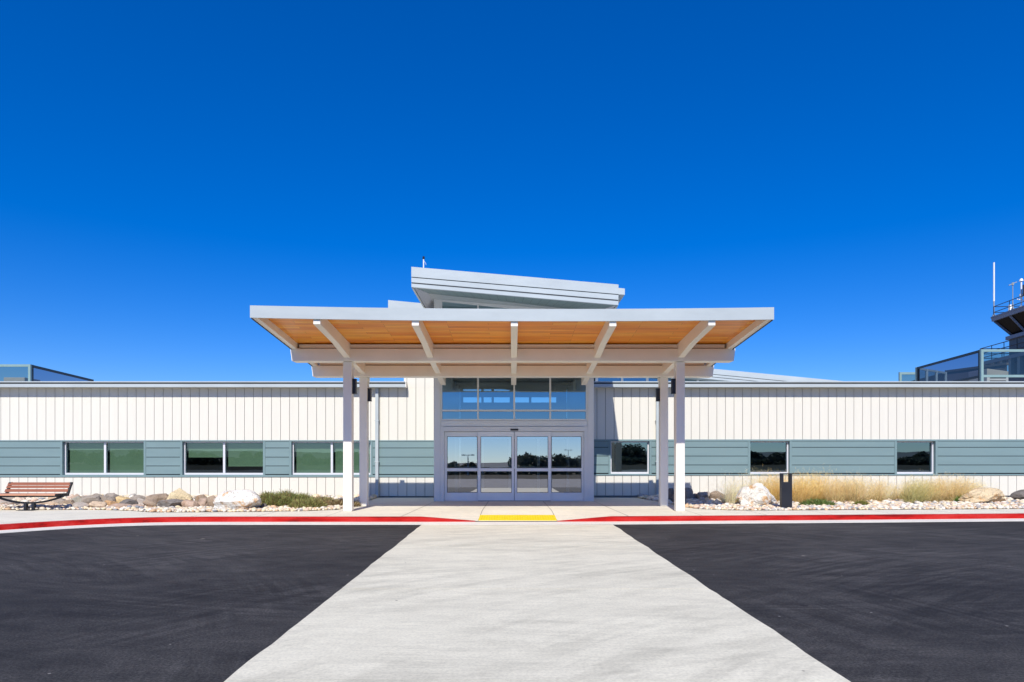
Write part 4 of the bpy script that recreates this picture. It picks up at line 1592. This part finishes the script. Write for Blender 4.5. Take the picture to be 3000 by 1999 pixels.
for i, (a, b, yt, d, c, lab) in enumerate(RL):
    rock(a, b, yt, max(d, 18.95) if a < 200 else d, c, lab, 100 + i, group=G1)
# loose infill of small stones between the boulders is part of the gravel
rock(480, 562, 1431, 18.7, (.72, .58, .34), "golden boulder on top of the left rock pile", 301, "boulder", pale_rock, sub=4, depth=.7, pts=[.6, .97, 1, .95, .86, .72, .55], name="boulder", rough=.10, boxy=.75)
rock(617, 758, 1435, 17.35, (.80, .77, .70), "big white boulder with rusty stains left of the green shrub", 302, "boulder", pale_rock, sub=4, depth=.55, flat=.84, cuts=9, pts=[.80, .92, .93, .97, 1, 1, .95, .72], name="boulder", rough=.07, boxy=.42)
RR = [
 (1956, 1976, 1430, 20.2, C_DARK, "tall dark rock in shade between the right columns"),
 (1966, 2012, 1438, 20.0, C_DARK, "dark rock in shade behind the nearer right column"),
 (1996, 2037, 1429, 21.2, C_GREY, "grey rock emerging right of the nearer right column"),
 (2028, 2047, 1446, 21.4, C_GREY, "smallest grey rock in the row right of the columns"),
 (2044, 2087, 1441, 21.2, C_LGREY, "light grey rounded rock in the middle of the row right of the columns"),
 (2080, 2128, 1439, 20.9, C_BROWN, "big brown grey rock in the row right of the columns"),
 (2106, 2150, 1450, 20.4, C_BROWN, "low brown rock in front of the thin green grass"),
 (2126, 2172, 1444, 20.6, C_GREY, "grey rock behind the thin green grass, left of the white boulder"),
]
for i, (a, b, yt, d, c, lab) in enumerate(RR):
    rock(a, b, yt, d, c, lab, 400 + i, group=G2)
rock(2163, 2288, 1415, 18.75, (.80, .76, .67), "white craggy boulder left of the bollard light", 501, "boulder", pale_rock, sub=4, depth=.62, flat=.66, cuts=15, pts=[.5, .84, .9, 1, 1, .85, .66, .5], name="boulder", rough=.08, boxy=.75)
rock(2830, 2970, 1428, 19.6, (.70, .55, .34), "layered golden boulder near the right edge of the bed", 503, "boulder", pale_rock, sub=4, depth=.6, flat=.6, cuts=16, pts=[.5, .8, .92, 1, .98, .96, .88, .5], name="boulder", rough=.12, boxy=.7)
rock(2970, 3024, 1435, 21.6, C_DARK, "dark grey rock at the far right by the wall", 504, group=G2)
rock(2843, 2872, 1440, 21.4, C_GREY, "grey rock tucked behind the golden boulder", 505, group=G2)
rock(2785, 2806, 1461, 20.2, C_BROWN, "small flat brown stone left of the golden boulder", 506, zbot=.12, group=G2)
rock(757, 782, 1475, 17.75, C_DARK, "small dark dome cover, shaped as a stone, at the left foot of the green shrub", 507, group=G1)  # dome-shaped garden fixture built as a stone
rock(2447, 2471, 1474, 18.9, (.75, .72, .68), "small white irrigation box, shaped as a flat stone, among the dry grasses", 508, zbot=.12, group=G2)  # irrigation box built as a flat stone

# ---------------------------------------------------------------- gravel (river pebbles)
def ico_arrays(sub):
    bm = bmesh.new()
    bmesh.ops.create_icosphere(bm, subdivisions=sub, radius=1.0)
    v = np.array([tuple(x.co) for x in bm.verts], dtype=np.float32)
    f = np.array([[l.index for l in p.verts] for p in bm.faces], dtype=np.int32)
    bm.free()
    return v, f
def pebbles(poly, seed, palette, weights, step_near=0.088, step_far=0.125, split=19.6, xlim=(-15.5, 15.5)):
    rng = np.random.default_rng(seed)
    iv, jf = ico_arrays(2)
    iv1, jf1 = ico_arrays(1)
    V, Fc, T = [], [], []
    nv = 0
    x0, x1 = max(xlim[0], min(p[0] for p in poly)), min(xlim[1], max(p[0] for p in poly))
    y = min(p[1] for p in poly)
    pal = np.array(palette, dtype=np.float32)
    while y < 22.9:
        st = step_near if y < split else step_far
        x = x0
        while x < x1:
            px, py = x + rng.uniform(-.5, .5) * st, y + rng.uniform(-.5, .5) * st
            x += st
            if not in_poly(px, py, poly):
                continue
            big = rng.random() < .12
            L = st * (rng.uniform(.52, .78) if not big else rng.uniform(.8, 1.15))
            sc = np.array([L, L * rng.uniform(.6, .9), L * rng.uniform(.34, .62)], dtype=np.float32)
            a = rng.uniform(0, math.pi)
            b = rng.normal(0, .28)
            ca, sa, cb, sb = math.cos(a), math.sin(a), math.cos(b), math.sin(b)
            bv, bf = (iv1, jf1)
            p = bv * sc * (1 + rng.uniform(-.10, .10, (len(bv), 1)).astype(np.float32))
            p = np.stack([p[:, 0] * cb - p[:, 2] * sb, p[:, 1], p[:, 0] * sb + p[:, 2] * cb], 1)
            p = np.stack([p[:, 0] * ca - p[:, 1] * sa, p[:, 0] * sa + p[:, 1] * ca, p[:, 2]], 1)
            p += np.array([px, py, .128 + sc[2] * rng.uniform(.35, .95)], dtype=np.float32)
            V.append(p)
            Fc.append(bf + nv)
            nv += len(bv)
            c = pal[rng.choice(len(pal), p=weights)] * rng.uniform(.82, 1.12)
            T.append(np.tile(c, (len(bv), 1)))
        y += st * .9
    o = mesh_np("gravel", np.concatenate(V), np.concatenate(Fc), pebble_mat, np.concatenate(T), True)
    o["kind"] = "stuff"
    return o
PAL = [(.80, .66, .44), (.78, .68, .53), (.84, .77, .64), (.66, .45, .27), (.52, .48, .44), (.30, .31, .32), (.72, .53, .40)]
g1 = pebbles(LBED, 21, PAL, [.32, .18, .22, .10, .06, .04, .08])
g1["label"] = "cream river pebbles around the rocks left of the entrance"
g1["category"] = "gravel"
g2 = pebbles(RBED, 22, PAL, [.16, .20, .26, .12, .10, .06, .10])
g2["label"] = "pale mixed river pebbles in the bed right of the entrance"
g2["category"] = "gravel"

# ---------------------------------------------------------------- plants
def blades(rng, n, base_fn, dir_fn, len_fn, wid, seg=3, droop=.4, col_fn=None):
    """ribbons: returns verts, quad faces, tones"""
    base = base_fn(n)
    d = dir_fn(n, base)
    L = len_fn(n)
    az = rng.uniform(0, 2 * math.pi, n)
    side = np.stack([np.cos(az), np.sin(az), np.zeros(n)], 1)
    out = d.copy()
    out[:, 2] = 0
    V, T = [], []
    tones = col_fn(n)
    for s in range(seg + 1):
        t = s / seg
        p = base + d * (L * t)[:, None] + out * (L * droop * t * t)[:, None]
        p[:, 2] -= L * droop * .35 * t * t * t
        w = wid * (1 - .75 * t)
        V += [p - side * w, p + side * w]
        T += [tones, tones]
    V = np.stack(V, 1)            # n, 2(seg+1), 3
    T = np.stack(T, 1)
    k = 2 * (seg + 1)
    f = np.array([[2 * s, 2 * s + 1, 2 * s + 3, 2 * s + 2] for s in range(seg)])
    faces = (np.arange(n)[:, None, None] * k + f[None]).reshape(-1, 4)
    return V.reshape(-1, 3), faces, T.reshape(-1, 3), V[:, -2:, :].mean(1)

def grass_clump(px, d, ytop, width, tint, seed, label, n=700, lean=.0, plume=1.0, group="dry grass clumps"):
    rng = np.random.default_rng(seed)
    cx = PX(px, d)
    H = (PZ(ytop, d) - .12) * 1.10
    def base(n):
        r = np.sqrt(rng.random(n)) * width * .26
        a = rng.uniform(0, 2 * math.pi, n)
        return np.stack([cx + r * np.cos(a), d + r * np.sin(a), np.full(n, .12)], 1)
    def dirs(n, b):
        a = rng.uniform(0, 2 * math.pi, n)
        sp = np.abs(rng.normal(0, .48, n)) * (width / .9)
        v = np.stack([np.cos(a) * sp + lean + rng.normal(0, .08, n), np.sin(a) * sp * .8, np.ones(n)], 1)
        return v / np.linalg.norm(v, axis=1)[:, None]
    c0 = np.array(tint)
    def cols(n):
        return np.clip(c0 * rng.uniform(.65, 1.25, (n, 1)) * (1 + rng.normal(0, .05, (n, 3))), 0, 1)
    v1, f1, t1, tips = blades(rng, n, base, dirs, lambda n: H * (1.0 - .72 * rng.random(n) ** .85) * np.where(rng.random(n) < .05, 1.22, 1.0), .0042, 4, .35, cols)
    # low leafy foot
    def dirs2(n, b):
        a = rng.uniform(0, 2 * math.pi, n)
        v = np.stack([np.cos(a) * .75 + lean * .6, np.sin(a) * .7, rng.uniform(.5, 1.3, n)], 1)
        return v / np.linalg.norm(v, axis=1)[:, None]
    cg = c0 * np.array([.70, .66, .52])
    v2, f2, t2, _ = blades(rng, n // 2, base, dirs2, lambda n: H * rng.uniform(.25, .55, n), .006, 3, .5, lambda n: np.clip(cg * rng.uniform(.6, 1.2, (n, 1)), 0, 1))
    # feathery seed heads: short fine threads along the last part of the culms
    m_ = int(len(tips) * 7 * plume)
    idx = rng.integers(0, len(tips), m_)
    tp = tips[idx] + rng.normal(0, 1, (m_, 3)) * np.array([.06, .05, .085])
    def bb(n): return tp
    def dd(n, b):
        v = rng.normal(0, 1, (n, 3)) * np.array([.8, .8, .5]) + np.array([lean * .8, 0, .75])
        return v / np.linalg.norm(v, axis=1)[:, None]
    cp = c0 * np.array([1.12, 1.02, .9])
    v3, f3, t3, _ = blades(rng, m_, bb, dd, lambda n: rng.uniform(.05, .13, n), .0026, 2, .2, lambda n: np.clip(cp * rng.uniform(.8, 1.2, (n, 1)), 0, 1))
    V = np.concatenate([v1, v2, v3])
    Fq = np.concatenate([f1, f2 + len(v1), f3 + len(v1) + len(v2)])
    o = mesh_np("grass_clump", V - np.array([cx, d, .12]), Fq, straw_mat, np.concatenate([t1, t2, t3]))
    o.location = (cx, d, .12)
    tag(o, label, "grass clump", group)
    return o
STRAW, GOLDS, OLIVE, SAND = (.86, .72, .40), (.90, .71, .32), (.70, .66, .32), (.88, .80, .55)
GC = [
 (2135, 19.6, 1402, .85, SAND, "thin sparse pale grass leaning over the rocks right of the columns", 190, .10, .8),
 (2165, 19.9, 1410, .75, OLIVE, "thin olive green grass left of the white boulder", 170, -.05, .5),
 (2205, 20.6, 1385, .95, SAND, "airy pale grass rising behind the left of the white boulder", 260, .08, 1.0),
 (2262, 20.3, 1392, .85, GOLDS, "dense golden grass between the white boulder and the bollard light", 800, .05, 1.0),
 (2335, 19.9, 1394, .9, GOLDS, "golden grass just right of the bollard light", 800, .10, 1.0),
 (2388, 20.4, 1388, .95, GOLDS, "second golden grass right of the bollard light", 800, .10, 1.0),
 (2445, 20.0, 1402, .85, STRAW, "straw grass behind the low green groundcover", 620, .14, .8),
 (2502, 19.9, 1400, .95, STRAW, "brown-footed straw grass behind the small white box", 780, .12, .8),
 (2560, 20.3, 1405, .85, STRAW, "straw grass at the right end of the long grass row", 520, .16, .9),
 (2600, 20.8, 1420, .6, SAND, "small thin grass in the gap between the two grass groups", 220, .2, .6),
 (2475, 21.0, 1404, 1.1, SAND, "loose pale grass against the wall behind the small white box", 420, .22, 1.0),
 (2640, 20.6, 1412, .8, STRAW, "loose straw grass at the left end of the right-hand grass group", 320, .28, .9),
 (2672, 19.9, 1404, .95, OLIVE, "olive green grass leaning right under the rightmost window", 760, .30, .9),
 (2725, 20.3, 1400, .95, STRAW, "straw grass leaning right under the rightmost window", 760, .30, 1.0),
 (2785, 20.4, 1398, .95, STRAW, "wide straw grass left of the golden boulder, tops blown right", 820, .34, 1.0),
 (2832, 21.0, 1406, .8, SAND, "pale grass with blown tops behind the golden boulder", 520, .42, 1.0),
]
for i, (px, d, yt, w, c, lab, n, lean, pl) in enumerate(GC):
    grass_clump(px, d, yt, w, c, 900 + i, lab, n, lean, pl)

def shrub(px0, px1, ytop, d, tint, seed, label, n=2600, leaf=.12, depth=.8, group=None, name="shrub", cat="shrub", brown=.22):
    rng = np.random.default_rng(seed)
    x0, x1 = PX(px0, d), PX(px1, d)
    cx, W = (x0 + x1) / 2, (x1 - x0) / 2
    H = PZ(ytop, d) - .13
    lump = rng.uniform(0, 100, 3)
    def base(n):
        a = rng.uniform(0, 2 * math.pi, n)
        r = np.sqrt(rng.random(n))
        z = np.sqrt(np.clip(1 - r ** 2, 0, 1)) * rng.uniform(.35, 1.0, n)
        x = cx + W * r * np.cos(a)
        y = d + W * depth * r * np.sin(a)
        k = np.array([1 + .38 * noise.noise(Vector((xx * 3.1 + lump[0], yy * 3.1 + lump[1], 0))) for xx, yy in zip(x, y)])
        return np.stack([x, y, .12 + (H - leaf * .5) * np.clip(z * k, .02, 1.15)], 1)
    def dirs(n, b):
        v = np.stack([(b[:, 0] - cx) / W * .7, (b[:, 1] - d) / W * .7, np.full(n, .8)], 1) + rng.normal(0, .42, (n, 3))
        return v / np.linalg.norm(v, axis=1)[:, None]
    c0 = np.array(tint)
    cb = np.array((.26, .17, .08))
    def cols(n):
        c = c0 * rng.uniform(.55, 1.5, (n, 1)) * (1 + rng.normal(0, .06, (n, 3)))
        mk = rng.random(n) < brown
        c[mk] = cb * rng.uniform(.7, 1.4, (mk.sum(), 1))
        return np.clip(c, 0, 1)
    v, f, t, _ = blades(rng, n, base, dirs, lambda n: leaf * rng.uniform(.5, 1.3, n), .009, 2, .2, cols)
    o = mesh_np(name, v - np.array([cx, d, .12]), f, leaf_mat, t)
    o.location = (cx, d, .12)
    tag(o, label, cat, group)
    return o
GRN = (.34, .36, .12)
SG = "low green shrubs left of the canopy columns"
shrub(745, 850, 1438, 18.6, GRN, 31, "green shrub touching the white boulder's right side", 3200, .13, .8, SG)
shrub(795, 915, 1438, 18.9, GRN, 32, "tall green shrub in the middle of the shrub row", 3400, .14, .8, SG)
shrub(850, 955, 1460, 18.0, (.35, .35, .12), 33, "low green shrub at the front edge of the shrub row", 2600, .11, .6, SG)
shrub(885, 985, 1455, 19.3, (.37, .34, .14), 34, "olive shrub left of the nearer left column", 2600, .11, .8, SG, brown=.35)
shrub(940, 1055, 1462, 18.9, (.42, .34, .18), 35, "dry brownish shrub behind the nearer left column", 2400, .09, .6, SG, brown=.5)
SG2 = "low green groundcover plants"
shrub(2340, 2452, 1461, 18.75, (.17, .25, .06), 36, "low green groundcover right of the bollard light", 1500, .08, .35, SG2, "groundcover", "groundcover", .1)
shrub(2500, 2545, 1466, 18.9, (.26, .28, .06), 37, "small yellowish green groundcover right of the small white box", 700, .07, .4, SG2, "groundcover", "groundcover", .2)
shrub(2800, 2842, 1450, 20.0, (.15, .26, .05), 38, "small bright green plant at the golden boulder's left foot", 800, .09, .6, SG2, "groundcover", "groundcover", .05)

# ---------------------------------------------------------------- beyond the viewer: what the glass mirrors
def tree_line():
    rng = np.random.default_rng(5)
    V, Fq, T = [], [], []
    nv = 0
    for i in range(190):
        if i < 110:
            x, y, h = rng.uniform(-150, 150), rng.uniform(-125, -85), rng.uniform(1.7, 2.6)
            w = h * rng.uniform(.45, .75)
        elif i < 150:            # taller dark clump to the right
            x, y, h = rng.uniform(1, 26), rng.uniform(-110, -85), rng.uniform(2.6, 4.1)
            w = h * rng.uniform(.35, .6)
        else:                    # low hedge added to darken the mirrored far side of the car park
            x, y, h = -70 + (i - 150) * 3.6, -70 + rng.uniform(-1, 1), rng.uniform(.9, 1.5)
            w = rng.uniform(1.8, 2.6)
        n = 420
        a = rng.normal(0, 1, (n, 3))
        a /= np.linalg.norm(a, axis=1)[:, None]
        r = rng.uniform(.55, 1.0, n) ** .6
        p = a * r[:, None] * np.array([w, w, h * .48]) + np.array([x, y, h * .54])
        p += rng.normal(0, .12, (n, 3))
        s = rng.uniform(.18, .42, n)
        u1 = rng.normal(0, 1, (n, 3)); u1 /= np.linalg.norm(u1, axis=1)[:, None]
        u2 = np.cross(u1, rng.normal(0, 1, (n, 3))); u2 /= np.linalg.norm(u2, axis=1)[:, None]
        q = np.stack([p - u1 * s[:, None], p - u2 * s[:, None] * .6, p + u1 * s[:, None], p + u2 * s[:, None] * .6], 1)
        V.append(q.reshape(-1, 3))
        Fq.append(np.arange(n * 4).reshape(-1, 4) + nv)
        nv += n * 4
        c = np.array([.075, .09, .06]) * rng.uniform(.6, 1.3)  # leaf colour lightened to give the trees a distant haze
        T.append(np.clip(np.tile(c, (n * 4, 1)) * np.repeat(rng.uniform(.7, 1.3, n), 4)[:, None], 0, 1))
    o = mesh_np("tree_line", np.concatenate(V), np.concatenate(Fq), leaf_mat, np.concatenate(T))
    o["kind"] = "stuff"
    o["label"] = "dark line of trees mirrored in the door glass"
    o["category"] = "trees"
tree_line()
m = MB()
rnd = random.Random(12)
prev = None
for i in range(81):
    x = -1600 + 40 * i
    h = 5 + 5 * (noise.noise(Vector((i * .13, 0, 0))) + .6) + 2 * noise.noise(Vector((i * .5, 4, 0)))
    cur = [(x, -700, -1), (x, -900, max(3, h)), (x, -1300, -1)]
    if prev:
        m.quad(prev[0], cur[0], cur[1], prev[1])
        m.quad(prev[1], cur[1], cur[2], prev[2])
    prev = cur
struct(m.build("hills", hill_mat))
def street_lamp(x, y, h, label):
    t = thing("street_lamp", label, "street lamp", (x, y, 0), "car park lamps mirrored in the doors")
    m = MB()
    m.tube((x, y, 0), (x, y, h), .10, 8, .06)
    m.build("pole", unit_grey, t)
    m = MB()
    m.box(x - .9, x + .9, y - .05, y + .05, h, h + .08)
    m.box(x - .95, x - .45, y - .18, y + .18, h - .02, h + .12)
    m.box(x + .45, x + .95, y - .18, y + .18, h - .02, h + .12)
    m.build("lamp_head", unit_grey, t)
street_lamp(14.2, -130, 5.6, "pale double-headed car park lamp mirrored in the right door panel")
street_lamp(-6.6, -60, 3.0, "shorter dark pole, built as a car park lamp, mirrored in the left door panel")  # plain dark pole, built with lamp heads
